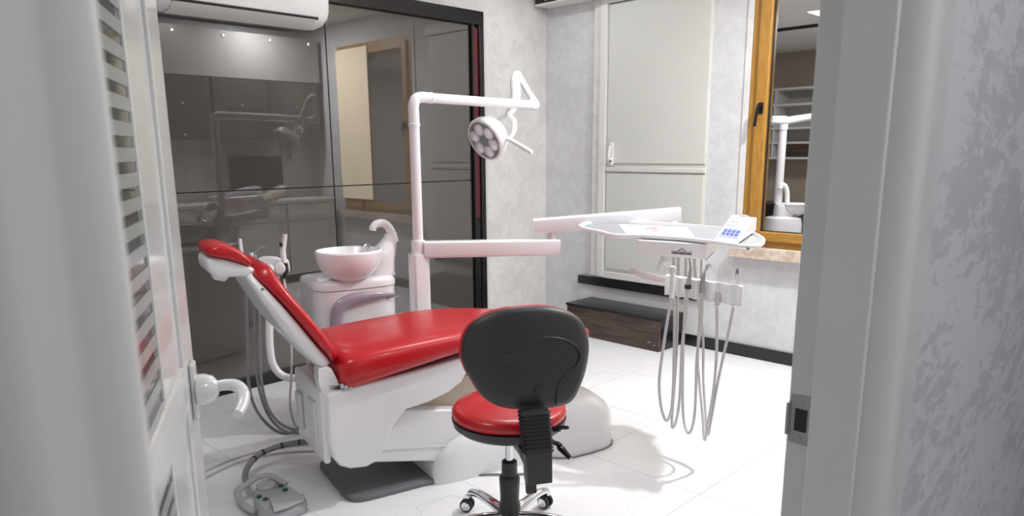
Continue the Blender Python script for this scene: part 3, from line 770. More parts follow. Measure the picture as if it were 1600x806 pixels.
# control keypad: wedge at the right of the tray
k0 = [pt(1116, 374.5) , pt(1153, 379.5), pt(1178, 362.5), pt(1141, 357)]
kz = [.004, .004, .062, .062]
b = bmesh.new()
bot = [p - tn * .004 for p in k0]; top = [p + tn * h for p, h in zip(k0, kz)]
kx = (k0[1] - k0[0]).normalized(); ky = (k0[3] - k0[0]).normalized()
tb_ = [k0[2] + ky * .05 + tn * .060, k0[3] + ky * .05 + tn * .060]; bb_ = [k0[2] + ky * .06 - tn * .004, k0[3] + ky * .06 - tn * .004]
vs = [b.verts.new(p) for p in bot + top + tb_ + bb_]
for f_ in ((4, 5, 6, 7), (7, 6, 8, 9), (0, 1, 5, 4), (1, 10, 8, 6, 5), (0, 4, 7, 9, 11), (9, 8, 10, 11), (0, 11, 10, 1)): b.faces.new([vs[i] for i in f_])
kp = obj('control_keypad', b, 'white_plastic', de, bevel=.007, bseg=3)
fn = (top[1] - top[0]).cross(top[3] - top[0]).normalized()
if fn.z < 0: fn = -fn
fx = (top[1] - top[0]); fy = (top[3] - top[0])
def face(a, c_): return top[0] + fx * a + fy * c_
def plate(bm_, a0, a1, c0, c1, h0, h1):
    prism(bm_, [face(a0, c0) + fn * h0, face(a1, c0) + fn * h0, face(a1, c1) + fn * h0, face(a0, c1) + fn * h0], fn * (h1 - h0))
b = bmesh.new(); plate(b, .1, .9, .1, .93, .0002, .0014); obj('key_panel', b, 'key_panel', kp, smooth=False)
b = bmesh.new(); plate(b, .22, .80, .76, .87, .0014, .0022); obj('display', b, 'key_white', kp, smooth=False)
for r_, (cc, mm) in enumerate(((.20, 'key_blue'), (.32, 'key_blue'), (.45, 'key_white'), (.60, 'key_white'))):
    for q in range(4):
        if mm == 'key_white' and q == 3 and r_ == 2: continue
        b = bmesh.new(); plate(b, .17 + q * .18, .28 + q * .18, cc, cc + .075, .0014, .003); obj('key', b, mm, kp, smooth=False)
b = bmesh.new(); cc = (tb_[0] + tb_[1] + top[2] + top[3]) / 4
lathe(b, cc - tn * .0005, tn, [(.022, 0), (.022, .004), (.014, .007)], 16); obj('dial', b, 'tray_inset', kp)
b = bmesh.new(); lathe(b, pt(1170, 383) + V(0, 0, -.012), -e2, [(.007, 0), (.007, .012), (.004, .014)], 10); obj('corner_knob', b, 'hose_dark', tray)
# column from arm end down to the tray, rod and bracket to the holder
cc = pd(1056, 352, 3.7)
b = bmesh.new(); tube(b, [M1 - V(0, 0, .02) - (M1 - M0).normalized() * .035, V(cc.x, cc.y, cc.z - .045)], .022, 14); obj('tray_column', b, 'white_enamel', de)
b = bmesh.new(); tube(b, [c + bn * .06 - bd * .07 - tn * .02, pd(1026, 428, 3.42)], .011, 10); obj('drop_rod', b, 'white_enamel', de)
b = bmesh.new(); tube(b, catmull([pd(988, 421, 3.50), pd(1000, 428, 3.42), pd(1020, 433.5, 3.34), pd(1045, 438, 3.26), pd(1075, 444, 3.2)], 5), [.018, .02, .02, .018, .016], 10, .6); obj('holder_bracket', b, 'white_enamel', de)
# holder bar with five pockets
HA, HB = pd(1040, 444, 3.17), pd(1160, 462, 3.07)
hx = (HB - HA).normalized(); hy = Z.cross(hx).normalized()
if hy.dot(HA - C0) < 0: hy = -hy
HLEN = (HB - HA).length
b = bmesh.new(); npk = 5; wv = []
pf, pbk = [], []
for i in range(npk * 8 + 1):
    f_ = i / (npk * 8); ph = (f_ * npk) % 1
    dent = .030 * max(0, math.cos((ph - .5) * PI)) ** 2.
    pf.append(HA + hx * (f_ * HLEN) + hy * (-.028 + dent)); pbk.append(HA + hx * (f_ * HLEN) + hy * .028)
poly = pf + pbk[::-1]
rings = []
for z_, g in ((-.042, 1.), (-.034, 1.), (.0, .9), (.034, .55), (.040, .5)):
    rr = []
    for p, q in zip(pf, pbk):
        base_ = HA + hx * (p - HA).dot(hx) + hy * -.028
        rr.append(base_.lerp(p, 1.0 if z_ > -.04 else .85) + V(0, 0, z_) + hy * (.0 if z_ < .03 else .006))
    rr += [q + V(0, 0, z_) for q in pbk[::-1]]
    rings.append(rr)
hold = obj('instrument_holder', loft(b, rings), 'white_plastic', de, ang=35)

# handpieces with hoses, hanging in the holder; each loops down and back up to the housing
D1, D2 = 3.10, 3.42
def hose(px, d0, d1, r=.0065, mname='hose_white', parent=None, name='hose'):
    n_ = len(px); pts = []
    for i, (x, y) in enumerate(px):
        f_ = i / (n_ - 1); f_ = f_ * f_ * (3 - 2 * f_)
        pts.append(pd(x, y, d0 + (d1 - d0) * f_))
    return obj(name, tube(bmesh.new(), catmull(pts, 7), r, 8), mname, parent)
def handpiece(label, px, hosepx, kind, name='handpiece'):
    d = D1 - .0
    a = pd(px[-1][0], px[-1][1], d)
    t = thing(name, label, 'dental tool', a, 'handpieces in the holder')
    pts = [pd(x, y, d + .0) for x, y in px]
    rad = {0: [.010, .011, .0105, .010], 1: [.0035, .005, .009, .012], 2: [.005, .006, .010, .013], 3: [.009, .010, .011, .010], 4: [.005, .0075, .012, .013]}[kind]
    obj('grip', tube(bmesh.new(), catmull(pts, 6), rad, 12), {0: 'hose_white', 1: 'steel', 2: 'steel', 3: 'hose_grey', 4: 'hose_white'}[kind], t)
    if kind == 0:
        b = bmesh.new(); tube(b, catmull([pts[0] + V(0, 0, .002), pd(1044, 419, d), pd(1036, 414, d)], 5), .004, 8); obj('nozzle', b, 'steel', t)
        b = bmesh.new(); lathe(b, pts[0], (0, 0, 1), [(.013, -.012), (.015, 0), (.013, .01), (.005, .013)], 12); obj('syringe_head', b, 'hose_white', t)
    if kind == 1:
        b = bmesh.new(); lathe(b, pts[-1], (0, 0, 1), [(.0145, -.008), (.0145, .01)], 12); obj('coupling_ring', b, 'black_rubber', t)
    if kind == 2:
        b = bmesh.new(); lathe(b, pts[0], (pts[0] - pts[1]).cross(V(1, -1, 0)), [(.009, -.012), (.010, 0), (.009, .012)], 12); obj('turbine_head', b, 'chrome', t)
    if kind == 4:
        b = bmesh.new(); lathe(b, pts[0], (0, 0, 1), [(.008, -.03), (.0075, 0), (.004, .012)], 10); obj('tip', b, 'hose_dark', t)
    hose(hosepx, D1, D2, .0065, 'hose_grey', t)
    return t
handpiece('air-water syringe with hooked nozzle at the left end of the holder', [(1051, 420), (1051, 436), (1050, 450), (1049, 466)],
          [(1049, 466), (1043, 500), (1034, 559), (1030, 598), (1033, 636), (1041, 657), (1049, 640), (1052, 600), (1053, 559), (1054, 480), (1052, 396)], 0)
handpiece('slim metal handpiece with black coupling ring, second from the left in the holder', [(1077, 403), (1079, 418), (1077, 434), (1075, 448)],
          [(1075, 452), (1072, 490), (1066, 540), (1062, 620), (1057, 655), (1051, 668), (1050, 650), (1054, 598), (1058, 520), (1060, 392)], 1)
handpiece('curved metal turbine handpiece in the middle of the holder', [(1107, 415), (1101, 424), (1098, 440), (1097, 458)],
          [(1097, 462), (1096, 500), (1089, 560), (1086, 640), (1080, 672), (1073, 673), (1067, 640), (1067, 559), (1070, 480), (1072, 394)], 2)
handpiece('short grey connector sitting low in the fourth pocket of the holder', [(1122, 457), (1122, 463), (1121, 470), (1120, 478)],
          [(1120, 479), (1120, 540), (1116, 600), (1107, 658), (1101, 687), (1098, 650), (1093, 600), (1090, 560), (1094, 480), (1096, 392)], 3)
handpiece('pale handpiece with grey tip at the right end of the holder', [(1152, 424), (1151, 440), (1148, 458), (1146, 478)],
          [(1146, 480), (1136, 530), (1123, 590), (1112, 650), (1106, 679), (1103, 650), (1099, 590), (1098, 520), (1088, 450), (1084, 392)], 4)
b = bmesh.new(); pc = pd(1041, 398, 3.36)
lathe(b, pc, (0, 0, 1), [(.004, -.034), (.018, -.028), (.024, -.008), (.022, .012), (.012, .034), (.008, .042)], 16)
obj('water_bottle_cap', b, 'hose_white', de)
b = bmesh.new(); lathe(b, pd(1091, 396, 3.3), (0, 0, 1), [(.012, -.012), (.014, 0), (.012, .02)], 12); obj('hose_outlet', b, 'white_plastic', de)

# sheet of paper on the tray
pp = [pt(x, y) - tn * .0102 for x, y in ((967, 347.5), (1073, 352), (1086, 367), (979, 363))]
sh = thing('paper_sheet', 'white sheet of paper with reddish scribbles lying on the bracket tray', 'paper', sum(pp, V(0, 0, 0)) / 4)
b = bmesh.new(); prism(b, pp, tn * .0012); obj('sheet', b, 'paper', sh, smooth=False)
b = bmesh.new(); random.seed(9)
for k in range(9):
    q0 = pt(1010 + random.random() * 24, 352 + random.random() * 7) - tn * .0085
    q = [q0 + e1 * random.uniform(-.05, .05) * (j / 3) * 1.4 + e2 * random.uniform(-.035, .035) for j in range(4)]
    tube(b, catmull([q0] + q, 4), .0011, 5)
obj('scribble', b, 'ink_red', sh)

# ================================================================== ASSISTANT ARM (behind the backrest)
DA = 3.38
aa = thing('assistant_arm', 'white bent tube arm with instrument holder behind the red backrest', 'dental unit', pd(455, 592, DA + .05))
b = bmesh.new()
tube(b, catmull([pd(432, 430, DA), pd(424, 460, DA), pd(421, 500, DA), pd(422, 545, DA), pd(428, 572, DA), pd(444, 588, DA + .01), pd(470, 590, DA + .02), pd(520, 583, DA + .02)], 6), .0175, 14)
obj('support_tube', b, 'white_plastic', aa)
# holder: rounded white dish with side pocket
def blob(px, d0, d1, nm, par, m='white_plastic', sub=1, g0=.86):
    poly = [pd(x, y, d0) for x, y in px]; c_ = sum(poly, V(0, 0, 0)) / len(poly)
    dv = (c_ - C0).normalized() * (d1 - d0)
    rings = [[c_ + (p - c_) * g + dv * f_ for p in poly] for f_, g in ((0, g0 * .92), (.06, g0 + .06), (.2, 1), (.8, 1), (.94, g0 + .06), (1, g0 * .92))]
    return obj(nm, loft(bmesh.new(), rings), m, par, sub=sub)
blob([(398, 410), (402, 402), (412, 399.5), (428, 399.5), (440, 402), (443, 412), (440, 428), (430, 431), (410, 426)], DA - .02, DA + .12, 'holder_dish', aa)
blob([(430, 412), (436, 408), (444, 410), (448, 418), (447, 428), (434, 431), (429, 424)], DA - .05, DA + .05, 'holder_pocket', aa)
blob([(446, 402), (451, 405), (453, 415), (454, 426), (449, 426), (447, 415)], DA - .03, DA + .04, 'holder_clip', aa)
blob([(414, 416), (420, 411), (427, 414), (430, 424), (428, 432), (418, 432)], DA - .06, DA + .03, 'holder_knob', aa)
def assist(label, grip, rad, hosepx, m='hose_white', extra=None, hr=.007, hm='hose_dark', dd=0.):
    t = thing('suction_handpiece', label, 'dental tool', pd(grip[-1][0], grip[-1][1], DA + dd), 'assistant instruments')
    obj('grip', tube(bmesh.new(), catmull([pd(x, y, DA + dd) for x, y in grip], 5), rad, 12), m, t)
    if extra: extra(t)
    pts = [pd(x, y, DA + dd + (.05 if i > len(hosepx) / 2 else 0)) for i, (x, y) in enumerate(hosepx)]
    obj('hose', tube(bmesh.new(), catmull(pts, 7), hr, 8), hm, t)
    return t
def ex_valve(t):
    b = bmesh.new(); obox(b, pd(439, 382, DA - .045), V(.004, -.004, 0), V(.004, .004, 0), V(0, 0, .009)); obj('valve_slot', b, 'black_rubber', t, bevel=.001)
    b = bmesh.new(); tube(b, [pd(446, 412, DA - .035), pd(446.5, 424, DA - .035), pd(445, 434, DA - .035)], [.010, .011, .010], 10); obj('coupling', b, 'black_rubber', t)
assist('white suction handpiece with black slot standing upright in the assistant holder', [(445.5, 366), (444, 378), (442, 392), (444, 411)], [.010, .011, .013, .013],
       [(444, 436), (448, 470), (455, 540), (455, 590), (453, 630), (458, 657), (470, 675), (492, 683)], extra=ex_valve, dd=-.03, hr=.0055, hm='hose_grey')
def ex_syr(t):
    b = bmesh.new(); tube(b, catmull([pd(395, 397, DA), pd(402, 391, DA), pd(408, 386, DA), pd(414, 385, DA)], 5), .0028, 7); obj('nozzle', b, 'steel', t)
    b = bmesh.new(); tube(b, [pd(399, 397, DA), pd(399.5, 408, DA)], .004, 7); obj('trigger', b, 'steel', t)
assist('air-water syringe with bent nozzle in the assistant holder', [(393, 395), (394, 402), (394, 412), (394, 424)], [.009, .0095, .009, .0085],
       [(394, 424), (397, 470), (399, 540), (402, 590), (412, 632), (428, 660), (452, 676), (480, 672), (500, 650)], extra=ex_syr)
assist('thin white saliva ejector showing above the headrest', [(375, 373), (376, 383), (378, 398), (381, 416)], [.0075, .008, .008, .008],
       [(381, 416), (385, 460), (387, 540), (388, 590), (394, 625), (408, 652), (430, 672), (452, 677), (474, 660), (488, 632), (494, 596)], hr=.0075, dd=.02)
t = thing('suction_hose', 'third grey suction hose hanging in a loop left of the chair body', 'hose', pd(430, 672, DA), 'assistant instruments')
obj('hose', tube(bmesh.new(), catmull([pd(x, y, DA - .02) for x, y in ((404, 440), (406, 500), (407, 560), (409, 598), (418, 635), (436, 660), (462, 671), (484, 660), (500, 640))], 7), .007, 8), 'hose_dark', t)

# ================================================================== STOOL
SX, SY = 1.742, 1.745
st = thing('operator_stool', 'round red stool with black shell backrest on chrome castor base', 'stool', (SX, SY, 0))
c0 = V(SX, SY, 0)
b = bmesh.new(); lathe(b, c0, (0, 0, 1), [(.10, .474), (.185, .474), (.201, .480), (.205, .494), (.203, .506), (.192, .517), (.15, .524), (.001, .527)], 48); obj('seat_cushion', b, 'red_vinyl', st, ang=70)
b = bmesh.new(); lathe(b, c0, (0, 0, 1), [(.03, .422), (.14, .425), (.18, .434), (.199, .450), (.205, .474), (.19, .476)], 48); obj('seat_shell', b, 'black_plastic', st, ang=60)
b = bmesh.new(); lathe(b, c0, (0, 0, 1), [(.014, .27), (.014, .432)], 18); obj('gas_piston', b, 'chrome', st)
b = bmesh.new(); lathe(b, c0, (0, 0, 1), [(.040, .06), (.040, .13), (.034, .15), (.036, .19), (.038, .235), (.034, .245), (.029, .25), (.028, .30), (.02, .305)], 22); obj('column_cover', b, 'black_plastic', st, ang=35)
vd = V(SX, SY, 0).normalized()                                    # view direction on the floor
a0 = math.atan2(vd.y, vd.x)
b = bmesh.new(); lathe(b, c0, (0, 0, 1), [(.03, .05), (.046, .055), (.046, .092), (.03, .10)], 20); obj('hub', b, 'chrome', st)
for k in range(5):
    a = a0 + math.radians(37 + 72 * k)
    d = V(math.cos(a), math.sin(a), 0); pr = V(-d.y, d.x, 0)
    b = bmesh.new()
    tube(b, catmull([c0 + d * .03 + Z * .082, c0 + d * .11 + Z * .092, c0 + d * .19 + Z * .094, c0 + d * .245 + Z * .082, c0 + d * .262 + Z * .064], 6), [.024, .021, .017, .015, .013], 10, 1., up=(0, 0, 1))
    leg = obj('leg', b, 'chrome', st)
    wc = c0 + d * .265 + pr * .012
    roll = V(math.cos(a + 2.2 + k), math.sin(a + 2.2 + k), 0)
    b = bmesh.new()
    for s_ in (-1, 1): lathe(b, wc + roll * (s_ * .007), roll * s_, [(.012, 0), (.026, .0), (.0265, .004), (.0255, .012), (.020, .015), (.008, .015)], 18)
    b2 = b
    for v in b2.verts: v.co.z += .0268
    cs_ = obj('caster', b2, 'black_rubber', leg)
    b = bmesh.new(); rr_ = []
    for s_ in (-1, 1): lathe(b, wc + roll * (s_ * .0225) + Z * .0268, roll * s_, [(.019, 0), (.017, .003), (.004, .004)], 16)
    tube(b, [wc + roll * -.010 + Z * .058, wc + roll * .010 + Z * .058], .012, 10); tube(b, [wc + Z * .05, c0 + d * .262 + Z * .075], .007, 8)
    obj('caster_hood', b, 'chrome', leg)
# backrest shell
DB = 2.30
ol = [(723, 562), (725, 538), (734, 515), (752, 498), (780, 486), (815, 480), (858, 480.5), (892, 490), (912, 505), (923, 530), (925, 555), (919, 585), (909, 610), (897, 630), (880, 638), (850, 641), (815, 642), (790, 641), (768, 634), (752, 621), (739, 600), (729, 582)]
bc = pd(824, 562, DB)
bkn = (V(SX, SY, 0) - V(bc.x, bc.y, 0)).normalized()               # towards the sitter
bkn = (bkn + Z * -.10).normalized(); bx = bkn.cross(Z).normalized(); by = bx.cross(bkn)
def onb(x, y, off=0.):
    p = pP(x + 5 + (x - 824) * .025, y, bc, bkn); q = p - bc
    return p + bkn * (off + 1.1 * q.dot(bx) ** 2 + .25 * q.dot(by) ** 2)
olp = catmull([V(x, y, 0) for x, y in ol + [ol[0]]], 3)[:-1]
def shrink(f_, off): return [onb(824 + (p.x - 824) * f_, 562 + (p.y - 562) * f_, off) for p in olp]
b = bmesh.new(); loft(b, [shrink(.2, -.006), shrink(.5, -.006), shrink(.72, -.004), shrink(.88, -.001), shrink(.96, .005), shrink(.995, .014), shrink(1., .022), shrink(.985, .028), shrink(.5, .022)])
obj('backrest_shell', b, 'black_plastic', st, ang=70)
b = bmesh.new(); loft(b, [shrink(.5, .03), shrink(.985, .03), shrink(1.006, .038), shrink(1.006, .055), shrink(.98, .066), shrink(.8, .074), shrink(.4, .078)])
obj('backrest_cushion', b, 'red_vinyl', st, ang=70)
b = bmesh.new(); tube(b, catmull([onb(x, y, -.005) for x, y in ((828, 530), (850, 527), (876, 531), (896, 542), (905, 556), (900, 571), (885, 583), (872, 595), (866, 612), (865, 634))], 6), .0032, 6)
obj('shell_rib', b, 'black_plastic', st)
b = bmesh.new(); loft(b, [[onb(x, y, o_) for x, y in ((775, 556), (800, 548), (840, 545), (880, 550), (893, 560), (880, 572), (840, 577), (800, 573), (780, 565))] for o_ in (-.0075, -.0055)])
obj('shell_recess', b, 'black_plastic', st)
b = bmesh.new(); lathe(b, onb(838, 610, -.006), -bkn, [(.02, -.004), (.02, .004), (.012, .007)], 14); obj('shell_boss', b, 'black_plastic', st)
# bellows, slider box and its tail
b = bmesh.new(); rings = []
ax0, ax1 = pd(834, 640, DB + .0), pd(840, 706, DB + .03)
ux = (ax1 - ax0).normalized(); sx_ = bx * -1; sy_ = ux.cross(bx).normalized()
nr = 11
for i in range(nr * 2 + 1):
    c_ = ax0.lerp(ax1, i / (nr * 2)); g = 1.0 if i % 2 else .86
    rings.append(fillet([c_ + bx * (a * .051 * g) + sy_ * (e * .026 * g) for a, e in ((-1, -1), (1, -1), (1, 1), (-1, 1))], .012, 2))
obj('bellows', loft(b, rings), 'black_rubber', st, ang=20)
b = bmesh.new(); q0, q1 = pd(839, 698, DB + .03), pd(841, 751, DB + .05)
loft(b, [fillet([c_ + bx * (a * g) + sy_ * (e * .028) for a, e in ((-1, -1), (1, -1), (1, 1), (-1, 1))], .006, 2) for c_, g in ((q0, .044), (q1, .041))])
obj('slider_box', b, 'black_plastic', st, bevel=.002)
b = bmesh.new(); q0, q1 = pd(829, 750, DB + .06), pd(830, 769, DB + .065)
loft(b, [fillet([c_ + bx * (a * .017) + sy_ * (e * .010) for a, e in ((-1, -1), (1, -1), (1, 1), (-1, 1))], .003, 2) for c_ in (q0, q1)])
obj('slider_tail', b, 'black_plastic', st)
b = bmesh.new(); tube(b, catmull([pd(838, 738, DB + .07), pd(826, 728, DB + .1), pd(815, 706, DB + .17), pd(806, 694, DB + .26)], 5), .016, 10, .7); obj('bracket_arm', b, 'black_gloss', st)
b = bmesh.new(); tube(b, catmull([c0 + Z * .45 + bx * -.10, pd(862, 672, 2.48), pd(874, 668, 2.46), pd(888, 668, 2.44)], 5), [.007, .007, .008, .006], 8); obj('lever', b, 'black_gloss', st)
b = bmesh.new(); tube(b, catmull([c0 + Z * .44 + bx * -.06, pd(862, 690, 2.44), pd(876, 700, 2.42), pd(891, 716, 2.40)], 5), [.008, .008, .012, .008], 8); obj('lever', b, 'black_gloss', st)

# ================================================================== FOOT CONTROL AND FLOOR CABLES
fc = thing('foot_control', 'grey foot pedal with green buttons and wire guard on the floor by the chair', 'pedal', pz(425, 785, 0))
ZF = .05
def fo(px, z): return [pz(x, y, z) for x, y in px]
top_ = fo([(397, 762), (404, 752), (416, 747), (436, 748), (452, 758), (462, 764), (477, 775), (474, 784), (448, 795), (428, 801), (412, 797), (399, 785)], ZF)
ctr = sum(top_, V(0, 0, 0)) / len(top_)
rings = [[ctr + (p - ctr) * 1.03 + V(0, 0, -ZF + .004) for p in top_], [ctr + (p - ctr) * 1.06 + V(0, 0, -ZF + .014) for p in top_], [ctr + (p - ctr) * 1.02 + V(0, 0, -.012) for p in top_], [ctr + (p - ctr) * .93 for p in top_]]
pb_ = obj('pedal_body', loft(bmesh.new(), rings), 'pedal_grey', fc, ang=40)
b = bmesh.new(); lathe(b, pz(416, 761, ZF), (0, 0, 1), [(.04, -.002), (.04, .010), (.034, .016), (.001, .017)], 22); obj('pedal_disc', b, 'pedal_grey', fc)
for x, y in ((405, 776), (415, 780), (439, 759), (446, 765)):
    b = bmesh.new(); lathe(b, pz(x, y, ZF + .002), (0, 0, 1), [(.011, -.003), (.011, .003), (.008, .006)], 12); obj('button', b, 'button_green', fc)
b = bmesh.new(); prism(b, fo([(421, 783), (452, 774), (476, 775), (474, 784), (447, 796), (428, 801)], ZF + .004), V(0, 0, .012)); obj('pedal_flap', b, 'pedal_grey', fc, bevel=.004)
gp = [pz(x, y, z) for x, y, z in ((398, 800, .02), (384, 790, .03), (373, 778, .035), (372, 766, .05), (385, 757, .06), (402, 746, .07), (420, 743, .07), (436, 750, .06), (447, 757, .05))]
b = bmesh.new(); tube(b, catmull(gp, 6), .008, 8, 1.8); obj('wire_guard', b, 'pedal_grey', fc)
fh = thing('pedal_hose', 'thick ribbed grey hose arching from the foot pedal to the chair', 'hose', pz(430, 720, 0))
hp_ = [pz(386, 758, .05), pz(383, 742, .05), pz(390, 725, .06), pz(405, 710, .07), pz(430, 699, .08), pz(460, 692, .09), pz(498, 689, .11), pz(520, 690, .12)]
cm = catmull(hp_, 8); b = bmesh.new(); tube(b, cm, .013, 12); obj('hose', b, 'hose_dark', fh)
for k in (20, 26, 35, 42):
    b = bmesh.new(); tg = (cm[k + 1] - cm[k - 1]).normalized(); lathe(b, cm[k], tg, [(.0145, -.006), (.0145, .006)], 12); obj('cable_tie', b, 'ink_dark', fh)
for lb, pts in (('thin grey cable on the floor, farther of the two left of the pedal', ((300, 746), (330, 731), (375, 713), (420, 702), (470, 695), (520, 690))),
                ('thin grey cable on the floor, nearer of the two left of the pedal', ((300, 760), (330, 741), (372, 722), (410, 712), (450, 706), (520, 703)))):
    b = bmesh.new(); tube(b, catmull([pz(x, y, .006) for x, y in pts], 8), .005, 8)
    tag(base(obj('floor_cable', b, 'hose_grey')), lb, 'cable', 'floor cables')
b = bmesh.new(); tube(b, catmull([pz(x, y, .006) for x, y in ((690, 754), (720, 745), (760, 741), (800, 741), (832, 738), (850, 728))], 6), .005, 8)
tag(base(obj('power_cable', b, 'hose_dark')), 'grey cable on the floor along the white chair base', 'cable')

# ================================================================== WALL AND FLOOR FIXTURES
ac = thing('air_conditioner', 'white wall-mounted air conditioner above the dark glass panels', 'air conditioner', (2.0, YP - .02, 2.1))
AX0, AX1 = 1.50, 2.455
yb = YP - .022
pf_ = [(yb, 2.112), (yb - .05, 2.108), (yb - .13, 2.118), (yb - .185, 2.150), (yb - .205, 2.19), (yb - .21, 2.26), (yb - .205, 2.36), (yb - .18, 2.395), (yb, 2.40)]
rings = []
for x, g in ((AX0, .93), (AX0 + .018, 1.0), (AX1 - .045, 1.0), (AX1 - .015, .985), (AX1, .93)):
    rings.append([V(x, yb + (y - yb) * g, 2.25 + (z - 2.25) * g) for y, z in pf_])
obj('casing', loft(bmesh.new(), rings), 'white_plastic', ac, ang=50)
b = bmesh.new(); prism(b, [V(AX0 + .07, y, z) for y, z in ((yb - .055, 2.1055), (yb - .13, 2.1155), (yb - .183, 2.147), (yb - .187, 2.143), (yb - .132, 2.111), (yb - .055, 2.101))], V(AX1 - AX0 - .15, 0, 0)); obj('louvre', b, 'white_frame', ac, ang=30)
b = bmesh.new(); prism(b, [V(AX0 + .06, y, z) for y, z in ((yb - .184, 2.1425), (yb - .1905, 2.1475), (yb - .194, 2.156), (yb - .186, 2.156))], V(AX1 - AX0 - .13, 0, 0)); obj('vent_gap', b, 'black_rubber', ac, smooth=False)
b = bmesh.new(); prism(b, [V(AX0 + .03, y, z) for y, z in ((yb - .190, 2.158), (yb - .208, 2.195), (yb - .213, 2.26), (yb - .208, 2.355), (yb - .204, 2.355), (yb - .208, 2.26), (yb - .203, 2.195), (yb - .186, 2.16))], V(AX1 - AX0 - .07, 0, 0)); obj('front_panel', b, 'white_plastic', ac, ang=40)

# wooden step in front of the door
sp_ = thing('step_platform', 'dark brown wooden step box with black top below the white door', 'step', (4.41, 3.18, 0))
obj('front_board', box(4.250, 4.268, 2.757, 3.606, 0, .222), 'brown_laminate', sp_, bevel=.002)
obj('side_board', box(4.269, 4.455, 2.757, 2.775, 0, .222), 'black_gloss', sp_, bevel=.002)
obj('side_board', box(4.269, 4.455, 3.588, 3.606, 0, .222), 'black_gloss', sp_, bevel=.002)
obj('side_board', box(4.4565, 4.560, 2.757, 2.775, 0, .222), 'black_gloss', sp_, bevel=.002)
obj('top_board', box(4.243, 4.560, 2.750, 3.613, .223, .241), 'black_gloss', sp_, bevel=.002)
for y, z in ((2.80, .185), (2.795, .045), (2.835, .06), (2.845, .058)):
    b = bmesh.new(); lathe(b, V(4.2495, y, z), (-1, 0, 0), [(.006, 0), (.006, .002), (.002, .003)], 10); obj('screw', b, 'screw', sp_)

# black box high on the wall near the corner
sb = thing('wall_box', 'black box with pale lower edge high on the wall by the corner', 'box', (4.5, 3.7, 2.5))
obj('housing', box(4.42, XF - .001, 3.30, 4.10, 2.507, 2.66), 'black_trim', sb, bevel=.003)
obj('lower_edge', box(4.415, XF - .001, 3.295, 4.105, 2.494, 2.5065), 'white_frame', sb, bevel=.003)
b = bmesh.new(); obox(b, V(4.4192, 3.99, 2.535), V(.0006, 0, 0), V(0, .012, 0), V(0, 0, .012)); obj('mark', b, 'key_white', sb, smooth=False)

# ================================================================== CABINETS ON THE DOORWAY WALL (seen mirrored in the glass)
YK = YR + .002
for i, x0 in enumerate((2.68, 3.29, 3.90)):
    nm = ('nearest the doorway', 'in the middle of the row', 'nearest the window')[i]
    t = thing('wall_cabinet', 'dark grey wall cabinet ' + nm, 'cabinet', (x0 + .3, YK + .15, 1.53), 'dark wall cabinets')
    obj('body', box(x0 + .001, x0 + .599, YK, YK + .28, 1.53, 2.14), 'cabinet_dark', t, bevel=.002)
    for z0, z1 in ((1.532, 1.83), (1.834, 2.138)):
        d_ = obj('door', box(x0 + .003, x0 + .597, YK + .281, YK + .299, z0, z1), 'cabinet_dark', t, bevel=.002)
        b = bmesh.new(); lathe(b, V(x0 + .3, YK + .2995, z0 + .04), (0, 1, 0), [(.008, 0), (.013, .014), (.006, .018)], 12); obj('knob', b, 'chrome', d_)
    t = thing('base_cabinet', 'pale base cabinet under the worktop ' + nm, 'cabinet', (x0 + .3, YK + .28, 0), 'base cabinets')
    obj('body', box(x0 + .001, x0 + .599, YK, YK + .5, .09, .86), 'white_frame', t, bevel=.002)
    obj('plinth', box(x0 + .001, x0 + .599, YK + .02, YK + .45, 0, .088), 'black_trim', t, bevel=.002)
    d_ = obj('door', box(x0 + .003, x0 + .597, YK + .501, YK + .519, .095, .67), 'white_frame', t, bevel=.002)
    b = bmesh.new(); tube(b, [V(x0 + .5, YK + .535, .5), V(x0 + .5, YK + .535, .64)], .005, 8); obj('handle', b, 'chrome', d_)
    d_ = obj('drawer', box(x0 + .003, x0 + .597, YK + .501, YK + .519, .675, .855), 'white_frame', t, bevel=.002)
    b = bmesh.new(); tube(b, [V(x0 + .2, YK + .535, .77), V(x0 + .4, YK + .535, .77)], .005, 8); obj('handle', b, 'chrome', d_)
tag(base(obj('worktop', box(2.67, 4.51, YK, YK + .54, .862, .9), 'worktop', bevel=.004)), 'pale worktop over the base cabinets on the doorway wall', 'worktop')
mat('dim_wall_grey', rgb(150, 147, 144), .5)
bh = struct('trim_8', box(2.68, 4.52, YK, YK + .30, 2.145, 2.60), 'dim_wall_grey', 'added grey box dimming the wall above the dark wall cabinets', bevel=.003)  # added box, covers the brightly lit wall so its reflection stays dark
for x_ in (2.95, 3.45, 3.95, 4.40):
    b = bmesh.new(); lathe(b, V(x_, YK + .3005, 2.55), (0, 1, 0), [(.016, 0), (.016, .006), (.012, .010)], 14); sp1 = obj('spot_bezel', b, 'chrome', bh)
    b = bmesh.new(); lathe(b, V(x_, YK + .3085, 2.55), (0, 1, 0), [(.011, 0), (.009, .005), (.001, .006)], 14); obj('spot_lens', b, 'lamp_glow', sp1)
mo = thing('wall_monitor', 'dark flat screen standing on the worktop', 'monitor', (3.75, .6, .9))
obj('screen', box(3.45, 4.05, .62, .65, 1.0, 1.36), 'black_gloss', mo, bevel=.004)
b = bmesh.new(); add_box(b, 3.72, 3.78, .60, .62, .91, 1.15); obj('stand', b, 'black_gloss', mo, bevel=.003)
obj('foot', box(3.62, 3.88, .55, .70, .9005, .912), 'black_gloss', mo, bevel=.003)
# pale blind lowered over the nearer half of the window
tag(base(obj('roller_blind', box(XF - .05, XF - .046, 1.08, 1.66, .90, 2.46), 'blind', bevel=.001)), 'cream roller blind with added backlight glow over the nearer half of the oak window', 'blind')

